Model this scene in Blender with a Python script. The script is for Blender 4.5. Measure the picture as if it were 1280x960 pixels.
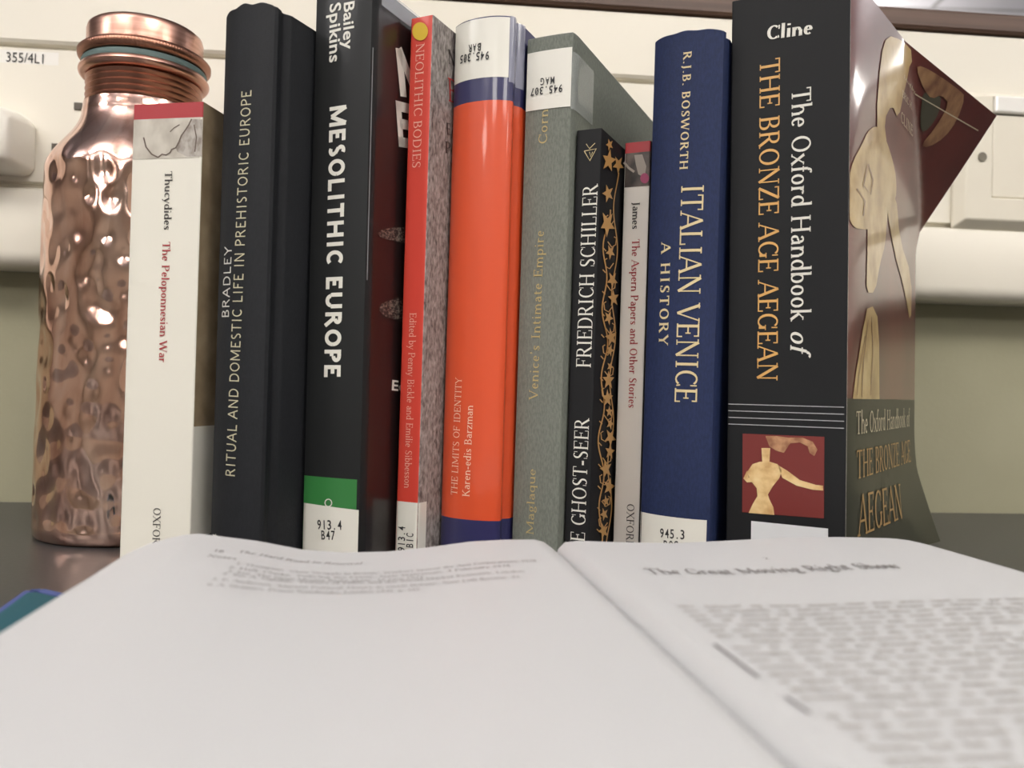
import bpy, bmesh, math, random
import numpy as np
from mathutils import Vector, Matrix

S = bpy.context.scene
COL = S.collection
for o in list(bpy.data.objects):
    bpy.data.objects.remove(o)

# ------------------------------------------------------------------ camera
F_PX = 1030.0
CAM_H = 0.078
PITCH, ROLL = math.radians(0.5), 0.024
cd = bpy.data.cameras.new('camera')
cd.sensor_fit = 'HORIZONTAL'
cd.sensor_width = 36.0
cd.lens = 36.0 * F_PX / 1280.0
cd.clip_start = 0.005
cd.dof.use_dof = True
cd.dof.focus_distance = 0.365
cd.dof.aperture_fstop = 11.5
cam = bpy.data.objects.new('camera', cd)
COL.objects.link(cam)
fw = Vector((0, math.cos(PITCH), math.sin(PITCH)))
r0 = Vector((1, 0, 0))
u0 = Vector((0, -math.sin(PITCH), math.cos(PITCH)))
CR = math.cos(ROLL) * r0 + math.sin(ROLL) * u0
CU = -math.sin(ROLL) * r0 + math.cos(ROLL) * u0
CP = Vector((0, 0, CAM_H))
cam.matrix_world = Matrix(((CR.x, CU.x, -fw.x, CP.x), (CR.y, CU.y, -fw.y, CP.y), (CR.z, CU.z, -fw.z, CP.z), (0, 0, 0, 1)))
S.camera = cam

# ------------------------------------------------------------------ view, world
S.view_settings.view_transform = 'Standard'
S.view_settings.look = 'None'
S.view_settings.gamma = 1.0
S.view_settings.use_curve_mapping = False
S.view_settings.exposure = 0.08
W = bpy.data.worlds.new('world')
S.world = W
W.use_nodes = True
W.node_tree.nodes['Background'].inputs[0].default_value = (0.9, 0.86, 0.78, 1)
W.node_tree.nodes['Background'].inputs[1].default_value = 0.3

# ceiling lamps: (x, y, size x, size y, power, colour)
WARM, COOL = (1.0, 0.97, 0.925), (0.95, 0.95, 1.0)
LAMPS = [(-0.8, -0.8, 0.6, 0.6, 15, WARM), (0.7, -0.8, 0.6, 0.6, 15, WARM), (-2.3, -0.8, 0.6, 0.6, 15, COOL), (2.2, -0.8, 0.6, 0.6, 15, WARM),
         (-0.8, -2.8, 0.6, 0.6, 15, WARM), (0.7, -2.8, 0.6, 0.6, 15, WARM), (-2.3, -2.8, 0.6, 0.6, 15, WARM), (2.2, -2.8, 0.6, 0.6, 15, WARM),
         (-0.8, 4.0, 0.6, 0.6, 14, WARM), (1.3, 4.0, 0.6, 0.6, 14, WARM), (3.02, 2.02, 0.20, 0.7, 10, WARM),  # the narrow lamp is added for the highlight on the bent cover
         (3.4, 4.6, 0.6, 0.6, 14, WARM)]
LAMP_DROP = 0.42            # fittings hung low, each with an uplight added to brighten the ceiling


def lin(c):
    out = []
    for v in c[:3]:
        v = v / 255.0
        out.append(v / 12.92 if v <= 0.04045 else ((v + 0.055) / 1.055) ** 2.4)
    return (out[0], out[1], out[2], 1.0)


def ray(px, py):
    return (fw * F_PX + CR * (px - 640) + CU * (480 - py)).normalized()


def project(p):
    d = Vector(p) - CP
    z = d.dot(fw)
    return 640 + F_PX * d.dot(CR) / z, 480 - F_PX * d.dot(CU) / z


# ------------------------------------------------------------------ materials
MATS = {}


def mat(name, col, rough=0.5, coat=0.0, metal=0.0, spec=0.5, coat_rough=0.05):
    if name in MATS:
        return MATS[name]
    m = bpy.data.materials.new(name)
    m.use_nodes = True
    b = m.node_tree.nodes['Principled BSDF']
    b.inputs['Base Color'].default_value = lin(col)
    b.inputs['Roughness'].default_value = rough
    b.inputs['Metallic'].default_value = metal
    b.inputs['Specular IOR Level'].default_value = spec
    b.inputs['Coat Weight'].default_value = coat
    b.inputs['Coat Roughness'].default_value = coat_rough
    MATS[name] = m
    return m


def nodes(m):
    return m.node_tree.nodes, m.node_tree.links, m.node_tree.nodes['Principled BSDF']


def coords(m, scale):
    N, L, B = nodes(m)
    tc = N.new('ShaderNodeTexCoord')
    mp = N.new('ShaderNodeMapping')
    mp.inputs['Scale'].default_value = scale
    L.new(tc.outputs['Object'], mp.inputs['Vector'])
    return mp.outputs['Vector']


def noise_col(m, scale, cols, detail=4, dist=0.0):
    """mottle the base colour between the given (position, colour) stops"""
    N, L, B = nodes(m)
    n = N.new('ShaderNodeTexNoise')
    n.inputs['Scale'].default_value = 1.0
    n.inputs['Detail'].default_value = detail
    n.inputs['Distortion'].default_value = dist
    L.new(coords(m, scale), n.inputs['Vector'])
    r = N.new('ShaderNodeValToRGB')
    while len(r.color_ramp.elements) < len(cols):
        r.color_ramp.elements.new(0.5)
    for e, (p, c) in zip(r.color_ramp.elements, cols):
        e.position = p
        e.color = lin(c)
    L.new(n.outputs['Fac'], r.inputs['Fac'])
    L.new(r.outputs['Color'], B.inputs['Base Color'])
    return m


def noise_bump(m, scale, strength, dist=0.0005, detail=2):
    N, L, B = nodes(m)
    n = N.new('ShaderNodeTexNoise')
    n.inputs['Scale'].default_value = 1.0
    n.inputs['Detail'].default_value = detail
    L.new(coords(m, scale), n.inputs['Vector'])
    b = N.new('ShaderNodeBump')
    b.inputs['Strength'].default_value = strength
    b.inputs['Distance'].default_value = dist
    L.new(n.outputs['Fac'], b.inputs['Height'])
    L.new(b.outputs['Normal'], B.inputs['Normal'])
    return m


def cloth(name, col, rough=0.75):
    d = tuple(v * 0.88 for v in col)
    m = mat(name, col, rough, spec=0.3)
    noise_col(m, (1500, 1500, 500), [(0.35, d), (0.65, col)], 2)
    noise_bump(m, (1800, 1800, 1800), 0.35, 0.0002)
    return m


def clear_film(name, tint, alpha):
    m = mat(name, tint, 0.12, coat=0.6)
    m.node_tree.nodes['Principled BSDF'].inputs['Alpha'].default_value = alpha
    return m


M_TRUNK = mat('cream_plastic', (234, 229, 215), 0.32)
M_PLATE = mat('ivory_plastic', (232, 226, 210), 0.22)
M_WALL = noise_bump(noise_col(mat('sage_wall_paint', (160, 157, 131), 0.6), (9, 9, 9), [(0.3, (156, 153, 127)), (0.7, (166, 163, 137))]), (260, 260, 260), 0.25, 0.0006)
M_ROOM = mat('room_paint', (186, 180, 166), 0.7)
M_FLOOR = noise_col(mat('carpet', (104, 106, 112), 0.95), (60, 60, 60), [(0.3, (92, 94, 100)), (0.7, (116, 118, 124))])
M_DESK = noise_bump(noise_col(mat('grey_laminate', (62, 62, 63), 0.33), (420, 420, 420), [(0.35, (57, 57, 58)), (0.65, (65, 65, 66))]), (900, 900, 900), 0.06, 0.0002)
M_WOOD = noise_col(mat('dark_wood', (92, 68, 56), 0.45), (4, 4, 260), [(0.3, (76, 56, 46)), (0.7, (112, 86, 72))], 5)
M_PAGE = mat('page_paper', (200, 201, 202), 0.55, spec=0.25)
M_INK = mat('printed_ink', (122, 118, 117), 0.7)
M_LABEL = mat('label_paper', (224, 222, 212), 0.4, coat=0.3, coat_rough=0.15)
M_BLACKINK = mat('black_ink', (38, 38, 40), 0.6)
M_BLOCK = noise_col(mat('page_edges', (206, 196, 172), 0.8), (3000, 3000, 8), [(0.35, (180, 170, 146)), (0.65, (218, 208, 186))], 1)


# ------------------------------------------------------------------ object helpers
def mesh_obj(name, verts, faces, mats, parent=None, midx=None, smooth=None):
    me = bpy.data.meshes.new(name)
    me.from_pydata([tuple(v) for v in verts], [], faces)
    for m in (mats if isinstance(mats, (list, tuple)) else [mats]):
        me.materials.append(m)
    if midx is not None:
        me.polygons.foreach_set('material_index', midx)
    me.update()
    if smooth is not None:
        me.polygons.foreach_set('use_smooth', [True] * len(me.polygons))
        me.set_sharp_from_angle(angle=math.radians(smooth))
    o = bpy.data.objects.new(name, me)
    COL.objects.link(o)
    if parent is not None:
        o.parent = parent
    return o


def thing(name, label, cat, M=None, group=None):
    o = bpy.data.objects.new(name, None)
    o.empty_display_size = 0.02
    COL.objects.link(o)
    if M is not None:
        o.matrix_world = M
    return tag(o, label, cat, group)


def tag(o, label, cat, group=None):
    o['label'] = label
    o['category'] = cat
    if group:
        o['group'] = group
    return o


def structure(o):
    o['kind'] = 'structure'
    return o


class MB:
    def __init__(s):
        s.v, s.f, s.m = [], [], []

    def add(s, verts, faces, mi=0):
        k = len(s.v)
        s.v += [tuple(v) for v in verts]
        s.f += [tuple(i + k for i in f) for f in faces]
        s.m += [mi] * len(faces)

    def box(s, x0, x1, y0, y1, z0, z1, mi=0):
        s.add([(x0, y0, z0), (x1, y0, z0), (x1, y1, z0), (x0, y1, z0), (x0, y0, z1), (x1, y0, z1), (x1, y1, z1), (x0, y1, z1)],
              [(0, 3, 2, 1), (4, 5, 6, 7), (0, 1, 5, 4), (1, 2, 6, 5), (2, 3, 7, 6), (3, 0, 4, 7)], mi)

    def build(s, name, mats, parent=None, smooth=None):
        return mesh_obj(name, s.v, s.f, mats, parent, s.m, smooth)


def bevelled(o, width, segs=3):
    b = o.modifiers.new('bevel', 'BEVEL')
    b.width = width
    b.segments = segs
    b.limit_method = 'ANGLE'
    return o


def lathe(profile, n=96, cap_bottom=True, cap_top=True, rfun=None):
    v, f = [], []
    k = len(profile)
    for (r, z) in profile:
        for i in range(n):
            a = 2 * math.pi * i / n
            rr = r if rfun is None else rfun(r, z, a)
            v.append((rr * math.cos(a), rr * math.sin(a), z))
    for j in range(k - 1):
        for i in range(n):
            i2 = (i + 1) % n
            f.append((j * n + i, j * n + i2, (j + 1) * n + i2, (j + 1) * n + i))
    if cap_bottom:
        f.append(tuple(reversed(range(n))))
    if cap_top:
        f.append(tuple((k - 1) * n + i for i in range(n)))
    return v, f


# ------------------------------------------------------------------ lettering
# a serif alphabet drawn with strokes; 'n' natural (thick uprights, thin bars), 't' thin, 'k' thick, 'c' arc, 's' serif
GL = {
 'A': (66, 't4,0 32,68;k32,68 60,0;t14,24 50,24;s5,0,9;s60,0,10'),
 'B': (58, 'n13,0 13,68;t4,68 30,68;c30,51.5,16,16.5,90,-90;t13,35 31,35;c31,17.5,20,17.5,90,-90;t4,0 31,0'),
 'C': (64, 'c35,34,28,34,48,312;t58,66 58,47;t58,4 56,16'),
 'D': (70, 'n13,0 13,68;t4,68 32,68;c32,34,30,34,90,-90;t4,0 32,0'),
 'E': (56, 'n13,0 13,68;t4,68 49,68;t13,35 38,35;t4,0 51,0;t48,68 48,53;t50,0 50,17;t38,43 38,27'),
 'F': (54, 'n13,0 13,68;t4,68 49,68;t13,35 38,35;s13,0,10;t48,68 48,53;t38,43 38,27'),
 'G': (68, 'c35,34,28,34,48,318;t58,66 58,47;n57,4 57,28;s57,28,10'),
 'H': (74, 'n14,0 14,68;n59,0 59,68;t14,35 59,35;s14,0,10;s14,68,10;s59,0,10;s59,68,10'),
 'I': (34, 'n17,0 17,68;s17,0,11;s17,68,11'),
 'J': (36, 'n20,0 20,68;c10,0,10,14,0,-110;s20,68,11'),
 'K': (66, 'n14,0 14,68;t14,30 52,68;k26,42 56,0;s14,0,10;s14,68,10;s52,68,9;s57,0,10'),
 'L': (54, 'n13,0 13,68;t4,0 50,0;s13,68,10;t49,0 49,18'),
 'M': (86, 't12,0 12,68;k12,68 43,8;t43,8 72,68;n73,0 73,68;s12,0,9;s73,0,10;s9,68,6;s76,68,7'),
 'N': (74, 't14,0 14,68;k14,68 60,0;t60,0 60,68;s14,0,9;s60,68,9;s10,68,7'),
 'O': (72, 'c36,34,29,34,0,360'),
 'P': (56, 'n13,0 13,68;t4,68 30,68;c30,49,20,19,90,-90;t30,30 13,30;s13,0,10'),
 'Q': (72, 'c36,34,29,34,0,360;k36,6 64,-14'),
 'R': (64, 'n13,0 13,68;t4,68 30,68;c30,51,18,17,90,-90;t30,34 13,34;k30,34 56,0;s13,0,10;s57,0,8'),
 'S': (52, 'c26,50.5,17,17.5,50,240;k16,40 36,28;c26,17.5,18,17.5,60,-130;t42,66 42,50;t9,18 9,2'),
 'T': (62, 'n31,0 31,68;t5,68 57,68;s31,0,11;t6,68 6,52;t56,68 56,52'),
 'U': (72, 'n14,68 14,22;c36,22,22,22,180,360;t58,22 58,68;s14,68,10;s58,68,9'),
 'V': (66, 'k6,68 34,0;t34,0 60,68;s7,68,10;s60,68,9'),
 'W': (94, 'k6,68 28,0;t28,0 47,60;k47,68 68,0;t68,0 88,68;s7,68,9;s88,68,8'),
 'X': (66, 'k8,68 58,0;t8,0 57,68;s9,68,9;s57,68,8;s8,0,8;s58,0,9'),
 'Y': (64, 'k6,68 32,32;t32,32 58,68;n32,0 32,32;s7,68,9;s57,68,8;s32,0,10'),
 'Z': (58, 't8,68 50,68;k50,68 8,0;t8,0 51,0;t8,68 8,54;t51,0 51,15'),
 'a': (46, 'n35,2 35,32;c22,32,13,13,0,160;c20,13,13,13,60,330;t35,2 42,3;t35,27 20,26'),
 'b': (50, 'n11,0 11,72;c26,22,18,22,-160,160;s8,72,5'),
 'c': (43, 'c25,22,18,22,50,310;n37,40 37,36'),
 'd': (50, 'n39,0 39,72;c24,22,18,22,20,340;s36,72,5;s43,0,5'),
 'e': (44, 'c23,22,17,22,5,315;t8,24 39,24'),
 'f': (30, 'n14,0 14,58;c25,58,11,14,180,40;t4,44 26,44;s14,0,9'),
 'g': (48, 'c23,27,14,17,0,360;c22,-10,17,11,0,360;t36,40 45,43;t14,13 14,3'),
 'h': (52, 'n11,0 11,72;c26,29,15,15,170,0;n41,0 41,29;s11,0,8;s41,0,8;s8,72,5'),
 'i': (26, 'n13,0 13,44;s13,0,8;s10,44,5;k13,58 13,66'),
 'j': (26, 'n13,-10 13,44;c4,-10,9,12,0,-110;s10,44,5;k13,58 13,66'),
 'k': (50, 'n11,0 11,72;t11,20 38,44;k20,28 42,0;s11,0,8;s38,44,7;s43,0,7;s8,72,5'),
 'l': (26, 'n13,0 13,72;s13,0,8;s10,72,5'),
 'm': (78, 'n11,0 11,44;c25,29,14,15,170,0;n39,0 39,29;c53,29,14,15,170,0;n67,0 67,29;s11,0,8;s39,0,7;s67,0,8;s8,44,5'),
 'n': (52, 'n11,0 11,44;c26,29,15,15,170,0;n41,0 41,29;s11,0,8;s41,0,8;s8,44,5'),
 'o': (48, 'c24,22,18,22,0,360'),
 'p': (50, 'n11,-22 11,44;c26,22,18,22,-160,160;s11,-22,8;s8,44,5'),
 'q': (50, 'n39,-22 39,44;c24,22,18,22,20,340;s39,-22,8'),
 'r': (36, 'n11,0 11,44;c25,30,14,14,170,60;s11,0,8;s8,44,5;k30,41 31,37'),
 's': (38, 'c19,33,12,11,40,240;k12,25 26,18;c19,11,13,11,60,-130;t31,43 31,33;t7,12 7,2'),
 't': (31, 'n13,8 13,56;c22,9,9,9,180,320;t4,44 27,44'),
 'u': (52, 'n11,44 11,15;c26,15,15,15,180,360;n41,0 41,44;s8,44,5;s38,44,5;s45,0,5'),
 'v': (47, 'k5,44 24,0;t24,0 43,44;s6,44,7;s42,44,6'),
 'w': (68, 'k5,44 21,0;t21,0 35,44;k35,44 50,0;t50,0 63,44;s6,44,7;s62,44,6'),
 'x': (48, 'k7,44 41,0;t7,0 40,44;s8,44,6;s40,44,6;s7,0,6;s42,0,6'),
 'y': (47, 'k5,44 24,0;t43,44 20,-12;c12,-12,8,10,0,-120;s6,44,7;s42,44,6'),
 'z': (44, 't6,44 37,44;k37,44 6,0;t6,0 38,0;t6,44 6,35;t38,0 38,10'),
 '.': (22, 'k11,1 11,8'), ',': (22, 'k11,6 11,0;t11,0 8,-8'), '-': (34, 'k5,22 29,22'), "'": (20, 'k10,72 10,60;t10,60 8,54'),
 ' ': (30, ''), ':': (22, 'k11,1 11,8;k11,36 11,43'),
 '0': (50, 'c25,34,18,34,0,360'), '1': (40, 'n20,0 20,68;t20,68 10,58;s20,0,11'), '2': (50, 'c24,48,16,20,160,-20;k38,42 8,0;t8,0 44,0'),
 '3': (48, 'c23,51,15,17,150,-90;c23,18,18,18,90,-150'), '4': (52, 'n36,0 36,68;t36,68 5,20;t5,20 48,20'), '5': (48, 't12,68 40,68;t12,68 10,38;c22,21,19,21,130,-150'),
 '6': (50, 'c25,21,18,21,0,360;c33,21,26,46,180,100'), '7': (48, 't8,68 43,68;k43,68 18,0'), '8': (50, 'c25,51,14,17,0,360;c25,18,18,18,0,360'),
 '9': (50, 'c25,47,18,21,0,360;c17,47,26,46,0,-80'),
}


def stroke_quads(pts, wid, out, step=14.0):
    fine = [pts[0]]
    for a, b in zip(pts, pts[1:]):
        k = max(1, int(math.hypot(b[0] - a[0], b[1] - a[1]) / step))
        fine += [(a[0] + (b[0] - a[0]) * i / k, a[1] + (b[1] - a[1]) * i / k) for i in range(1, k + 1)]
    pts = fine
    n = len(pts)
    L, R = [], []
    for i in range(n):
        a = pts[max(i - 1, 0)]
        b = pts[min(i + 1, n - 1)]
        dx, dy = b[0] - a[0], b[1] - a[1]
        l = math.hypot(dx, dy) or 1
        nx, ny = -dy / l, dx / l
        w = wid(dx / l, dy / l) / 2
        L.append((pts[i][0] + nx * w, pts[i][1] + ny * w))
        R.append((pts[i][0] - nx * w, pts[i][1] - ny * w))
    for i in range(n - 1):
        out.append([R[i], R[i + 1], L[i + 1], L[i]])


def serif_text(s, thick=10.5, thin=4.0, serif=3.5, track=0.0, slant=0.0):
    """-> polygons in units where a capital is 0.68 high, and the width"""
    x = 0.0
    P = []
    for ch in s:
        w, spec = GL.get(ch, GL['-'])
        q = []
        for st in filter(None, spec.split(';')):
            k, body = st[0], st[1:]
            if k == 's':
                a, b, h = map(float, body.split(','))
                up = -1 if b > 20 else 1
                q.append([(a - h, b), (a + h, b), (a + h, b + up * serif), (a - h, b + up * serif)] if up > 0 else
                         [(a - h, b - serif), (a + h, b - serif), (a + h, b), (a - h, b)])
            elif k == 'c':
                cx, cy, rx, ry, a0, a1 = map(float, body.split(','))
                n = max(6, int(abs(a1 - a0) / 18))
                rx, ry = rx - thick * 0.3, ry - thin * 0.5
                pts = [(cx + rx * math.cos(math.radians(a0 + (a1 - a0) * i / n)), cy + ry * math.sin(math.radians(a0 + (a1 - a0) * i / n))) for i in range(n + 1)]
                stroke_quads(pts, lambda dx, dy: thin + (thick - thin) * abs(dy) ** 1.6, q)
            else:
                pts = [tuple(map(float, p.split(','))) for p in body.split()]
                if k == 't':
                    wf = lambda dx, dy: thin
                    if abs(pts[0][1] - pts[-1][1]) < 1:      # horizontal bars stay inside the letter height
                        dy_ = thin / 2 if pts[0][1] < 5 else (-thin / 2 if pts[0][1] > 40 else 0)
                        pts = [(a, b + dy_) for a, b in pts]
                elif k == 'k':
                    wf = lambda dx, dy: thick
                else:
                    wf = lambda dx, dy: thin + (thick - thin) * abs(dy) ** 1.6
                stroke_quads(pts, wf, q)
        for poly in q:
            P.append([((x + a + slant * b) / 100, b / 100) for a, b in poly])
        x += w + track
    return P, (x - track) / 100


def grotesque_text(s, w, track=0.0):
    """the same skeletons without serifs, in an even stroke of width w"""
    x, P = 0.0, []
    for ch in s:
        wd, spec = GL[ch]
        q = []
        for st in filter(None, spec.split(';')):
            k, body = st[0], st[1:]
            if k == 's':
                continue
            if k == 'c':
                cx, cy, rx, ry, a0, a1 = map(float, body.split(','))
                rx, ry = rx - w * 0.3, ry - w * 0.5
                n = max(8, int(abs(a1 - a0) / 15))
                pts = [(cx + rx * math.cos(math.radians(a0 + (a1 - a0) * i / n)), cy + ry * math.sin(math.radians(a0 + (a1 - a0) * i / n))) for i in range(n + 1)]
            else:
                pts = [tuple(map(float, p.split(','))) for p in body.split()]
                dx, dy = abs(pts[0][0] - pts[-1][0]), abs(pts[0][1] - pts[-1][1])
                if k == 't' and ch.isupper() and dx < 3 and dy < 20:
                    continue          # serif ticks
                if dy < 1:
                    o_ = w / 2 if pts[0][1] < 5 else (-w / 2 if pts[0][1] > 40 else 0)
                    pts = [(max(a, 13 - w / 2) if ch in 'BDEFLPR' and a < 13 else a, b + o_) for a, b in pts]
            stroke_quads(pts, lambda a, b: w, q)
        for poly in q:
            P.append([((x + a) / 100, b / 100) for a, b in poly])
        x += wd + track
    return P, (x - track) / 100


def sans_text(s, bold=0.0, mono=False, spacing=1.0):
    """polygons of the built-in sans face, cap height scaled to 0.68"""
    def geo(t):
        c = bpy.data.curves.new('t', 'FONT')
        c.body = t
        c.offset = bold
        c.space_character = spacing
        c.resolution_u = 3
        o = bpy.data.objects.new('t', c)
        COL.objects.link(o)
        bpy.context.view_layer.update()
        me = bpy.data.meshes.new_from_object(o.evaluated_get(bpy.context.evaluated_depsgraph_get()))
        ps = [[(me.vertices[i].co.x, me.vertices[i].co.y) for i in p.vertices] for p in me.polygons]
        bpy.data.objects.remove(o)
        bpy.data.curves.remove(c)
        bpy.data.meshes.remove(me)
        return ps
    if not hasattr(sans_text, 'k'):
        sans_text.k = 0.68 / max(y for p in geo('H') for _, y in p)
    k = sans_text.k
    bold = 0.012 if mono else bold
    P = []
    if mono:
        for i, ch in enumerate(s):
            if ch == ' ':
                continue
            g = geo(ch)
            x0 = min(x for p in g for x, _ in p)
            x1 = max(x for p in g for x, _ in p)
            sx = 0.45 / (x1 - x0) if (x1 - x0) * k > 0.28 else k
            off = i * 0.6 + 0.3
            for p in g:
                P.append([(off + (x - (x0 + x1) / 2) * sx, y * k) for x, y in p])
            if ch == '0':
                stroke_quads([(off - 0.08, 0.2), (off + 0.08, 0.48)], lambda a, b: 0.07, P)
        return P, 0.6 * len(s)
    P = [[(x * k, y * k) for x, y in p] for p in geo(s)]
    x0 = min(x for p in P for x, _ in p)
    x1 = max(x for p in P for x, _ in p)
    return [[(x - x0, y) for x, y in p] for p in P], x1 - x0


def lay_text(name, geom, o, d, up, length, cap, surf, m, parent):
    """place lettering on a surface: baseline from o along d (2D, unit), letters rise along up; surf maps (a, b) to a point"""
    P, w = geom
    sx, sy = length / w, cap / 0.68
    v, f = [], []
    for poly in P:
        k = len(v)
        for (x, y) in poly:
            v.append(surf(o[0] + d[0] * x * sx + up[0] * y * sy, o[1] + d[1] * x * sx + up[1] * y * sy))
        f.append(tuple(range(k, k + len(poly))))
    return mesh_obj(name, v, f, m, parent)


# ------------------------------------------------------------------ books
def arc_pts(pts):
    s = [0.0]
    for a, b in zip(pts, pts[1:]):
        s.append(s[-1] + math.hypot(b[0] - a[0], b[1] - a[1]))
    return s


class Book:
    """local frame: x across the spine, y into the shelf, z up"""

    def __init__(b, label, px_left, px_right, dist, theta, height, depth, lean=0.0, hard=False, bulge=0.0, group='books standing in the row', cat='book', name='book', joint=True, against=None, gap=0.0006):
        b.H, b.D, b.hard, b.bulge = height, depth, hard, bulge
        th = math.radians(theta)
        dv = Vector((math.sin(th), math.cos(th), 0))
        wv = Vector((math.cos(th), -math.sin(th), 0))
        rl = (px_left - 640) / F_PX
        rr = (px_right - 640) / F_PX
        e = 0.0008 if hard else 0.0
        if against is not None:
            # slide the book along its sight line until it just clears its left neighbour
            def clear(q):
                f = Vector((rl * q, q, 0)) - wv * (math.tan(lean) * CAM_H)
                out = []
                for z in (0.0, min(height, against.H)):
                    for y in (0.0, 0.11):
                        r = against.M @ Vector((against.t + against.extra, y + 0.02, z))
                        l = f + wv * (math.tan(lean) * z - e)
                        out.append((l - r).dot(wv))
                return min(out)
            lo_, hi_ = 0.28, 0.46
            for _ in range(40):
                m_ = (lo_ + hi_) / 2
                lo_, hi_ = (m_, hi_) if clear(m_) > gap else (lo_, m_)
            dist = lo_
        b.extra = e
        FL = Vector((rl * dist, dist, 0))
        b.t = (rr * FL.y - FL.x) / (wv.x - rr * wv.y)
        R = Matrix.Rotation(-th, 4, 'Z') @ Matrix.Rotation(lean, 4, 'Y')
        base = FL - wv * (math.tan(lean) * CAM_H)
        b.M = Matrix.Translation(base + Vector((0, 0, abs(math.sin(lean)) * b.t if lean > 0 else 0.0))) @ R
        b.Mi = b.M.inverted()
        b.root = thing(name, label, cat, b.M, group)
        b.outline(joint)

    def outline(b, joint):
        t, D = b.t, b.D
        pts = []
        if b.hard:
            n = 22
            sp = [(t * i / n, -b.bulge * (1 - abs(2 * i / n - 1) ** 2.4)) for i in range(n + 1)]
            j = [(t + 0.0006, 0.0014), (t + 0.0002, 0.0034), (t - 0.0009, 0.0052), (t - 0.0009, 0.0066), (t + 0.0003, 0.0084), (t + 0.0008, 0.0098)] if joint else [(t + 0.0005, 0.0015), (t + 0.0008, 0.004)]
            end = [(t + 0.0008, D)]
            left = [(t - x, y) for x, y in (end + j[::-1])]
            pts = left + sp + j + end
            b.i0 = len(left)
            b.i1 = b.i0 + n
            b.th = 0.0026
        else:
            r = 0.0007
            c0 = [(r - r * math.cos(a), r - r * math.sin(a)) for a in (0, math.pi / 6, math.pi / 3, math.pi / 2)]
            c1 = [(t - r + r * math.sin(a), r - r * math.cos(a)) for a in (0, math.pi / 6, math.pi / 3, math.pi / 2)]
            mid = [(r + (t - 2 * r) * i / 6, 0) for i in range(1, 6)]
            pts = [(0, D)] + c0 + mid + c1 + [(t, D)]
            b.i0, b.i1 = 3, 3 + len(c0) + len(mid)
            b.th = 0.0005
        b.pts = pts
        s = arc_pts(pts)
        b.s = [a - s[b.i0] for a in s]

    def yspine(b, x):
        if not b.hard:
            return 0.0
        q = min(1.0, abs(2 * x / b.t - 1))
        return -b.bulge * (1 - q ** 2.4)

    def at_s(b, s, off=0.0):
        i = max(0, min(len(b.s) - 2, int(np.searchsorted(b.s, s)) - 1))
        f = (s - b.s[i]) / (b.s[i + 1] - b.s[i])
        (x0, y0), (x1, y1) = b.pts[i], b.pts[i + 1]
        l = math.hypot(x1 - x0, y1 - y0)
        nx, ny = (y1 - y0) / l, -(x1 - x0) / l
        return (x0 + (x1 - x0) * f + nx * off, y0 + (y1 - y0) * f + ny * off)

    def spine_at(b, px, py):
        """local (x, z) of the spine point seen at a picture position"""
        o, d = b.Mi @ CP, b.Mi.to_3x3() @ ray(px, py)
        y = 0.0
        for _ in range(5):
            k = (y - o.y) / d.y
            x = o.x + d.x * k
            y = b.yspine(min(max(x, 0), b.t))
        return x, o.z + d.z * k

    def side_at(b, px, py):
        """local (y, z) on the front cover"""
        o, d = b.Mi @ CP, b.Mi.to_3x3() @ ray(px, py)
        k = (b.pts[-1][0] - o.x) / d.x
        return o.y + d.y * k, o.z + d.z * k

    def z(b, py, px=None):
        return b.spine_at((project(b.M @ Vector((b.t / 2, 0, CAM_H)))[0]) if px is None else px, py)[1]

    def cover(b, mats, zcuts=(), pick=None, crown=0.0, name='cover', skip_front=False):
        """the case or paper cover as one folded sheet; pick(z, s) chooses the material"""
        pts = b.pts
        last = len(pts)
        if skip_front:
            last = b.i1 + 1
        pts = pts[:last]
        n = len(pts)
        inner = []
        for i in range(n):
            a, c = pts[max(i - 1, 0)], pts[min(i + 1, n - 1)]
            l = math.hypot(c[0] - a[0], c[1] - a[1])
            nx, ny = -(c[1] - a[1]) / l, (c[0] - a[0]) / l
            inner.append((pts[i][0] + nx * b.th, pts[i][1] + ny * b.th))
        zs = sorted(set([0.0, b.H] + [z for z in zcuts if 0.001 < z < b.H - 0.0005] + ([b.H - 0.0015, b.H - 0.0005] if b.hard else [])))
        v, f, mi = [], [], []
        rng = random.Random(len(b.root['label']))
        for k, z in enumerate(zs):
            for i in range(n):
                zz, (x, y) = z, pts[i]
                if crown and b.i0 <= i <= b.i1 and k >= len(zs) - 3:
                    q = (i - b.i0) / (b.i1 - b.i0)
                    zz += crown * (math.sin(math.pi * q) ** 0.5 + 0.35 * math.sin(q * 17) * math.sin(math.pi * q))
                if k == len(zs) - 1 and b.hard:
                    x += (inner[i][0] - x) * 0.22
                    y += (inner[i][1] - y) * 0.22
                v.append((x, y, zz))
            for i in range(n):
                zz = z
                if crown and b.i0 <= i <= b.i1 and k >= len(zs) - 3:
                    zz = v[-n][2]
                v.append((inner[i][0], inner[i][1], zz))
        W2 = 2 * n
        for k in range(len(zs) - 1):
            zm = (zs[k] + zs[k + 1]) / 2
            for i in range(n - 1):
                a, c = k * W2, (k + 1) * W2
                f.append((a + i, a + i + 1, c + i + 1, c + i))
                mi.append(pick(zm, (b.s[i] + b.s[i + 1]) / 2) if pick else 0)
                f.append((a + n + i + 1, a + n + i, c + n + i, c + n + i + 1))
                mi.append(0 if not pick else pick(zm, b.s[1] if i < b.i0 else b.s[-2]) if b.hard else len(mats) - 1)
            for i, (p, q) in ((0, (0, 1)), (n - 1, (1, 0))):
                a, c = k * W2 + i, (k + 1) * W2 + i
                f.append((a, c, c + n, a + n) if i == 0 else (a, a + n, c + n, c))
                mi.append(pick(zm, b.s[0 if i == 0 else n - 1]) if pick else 0)
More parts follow.
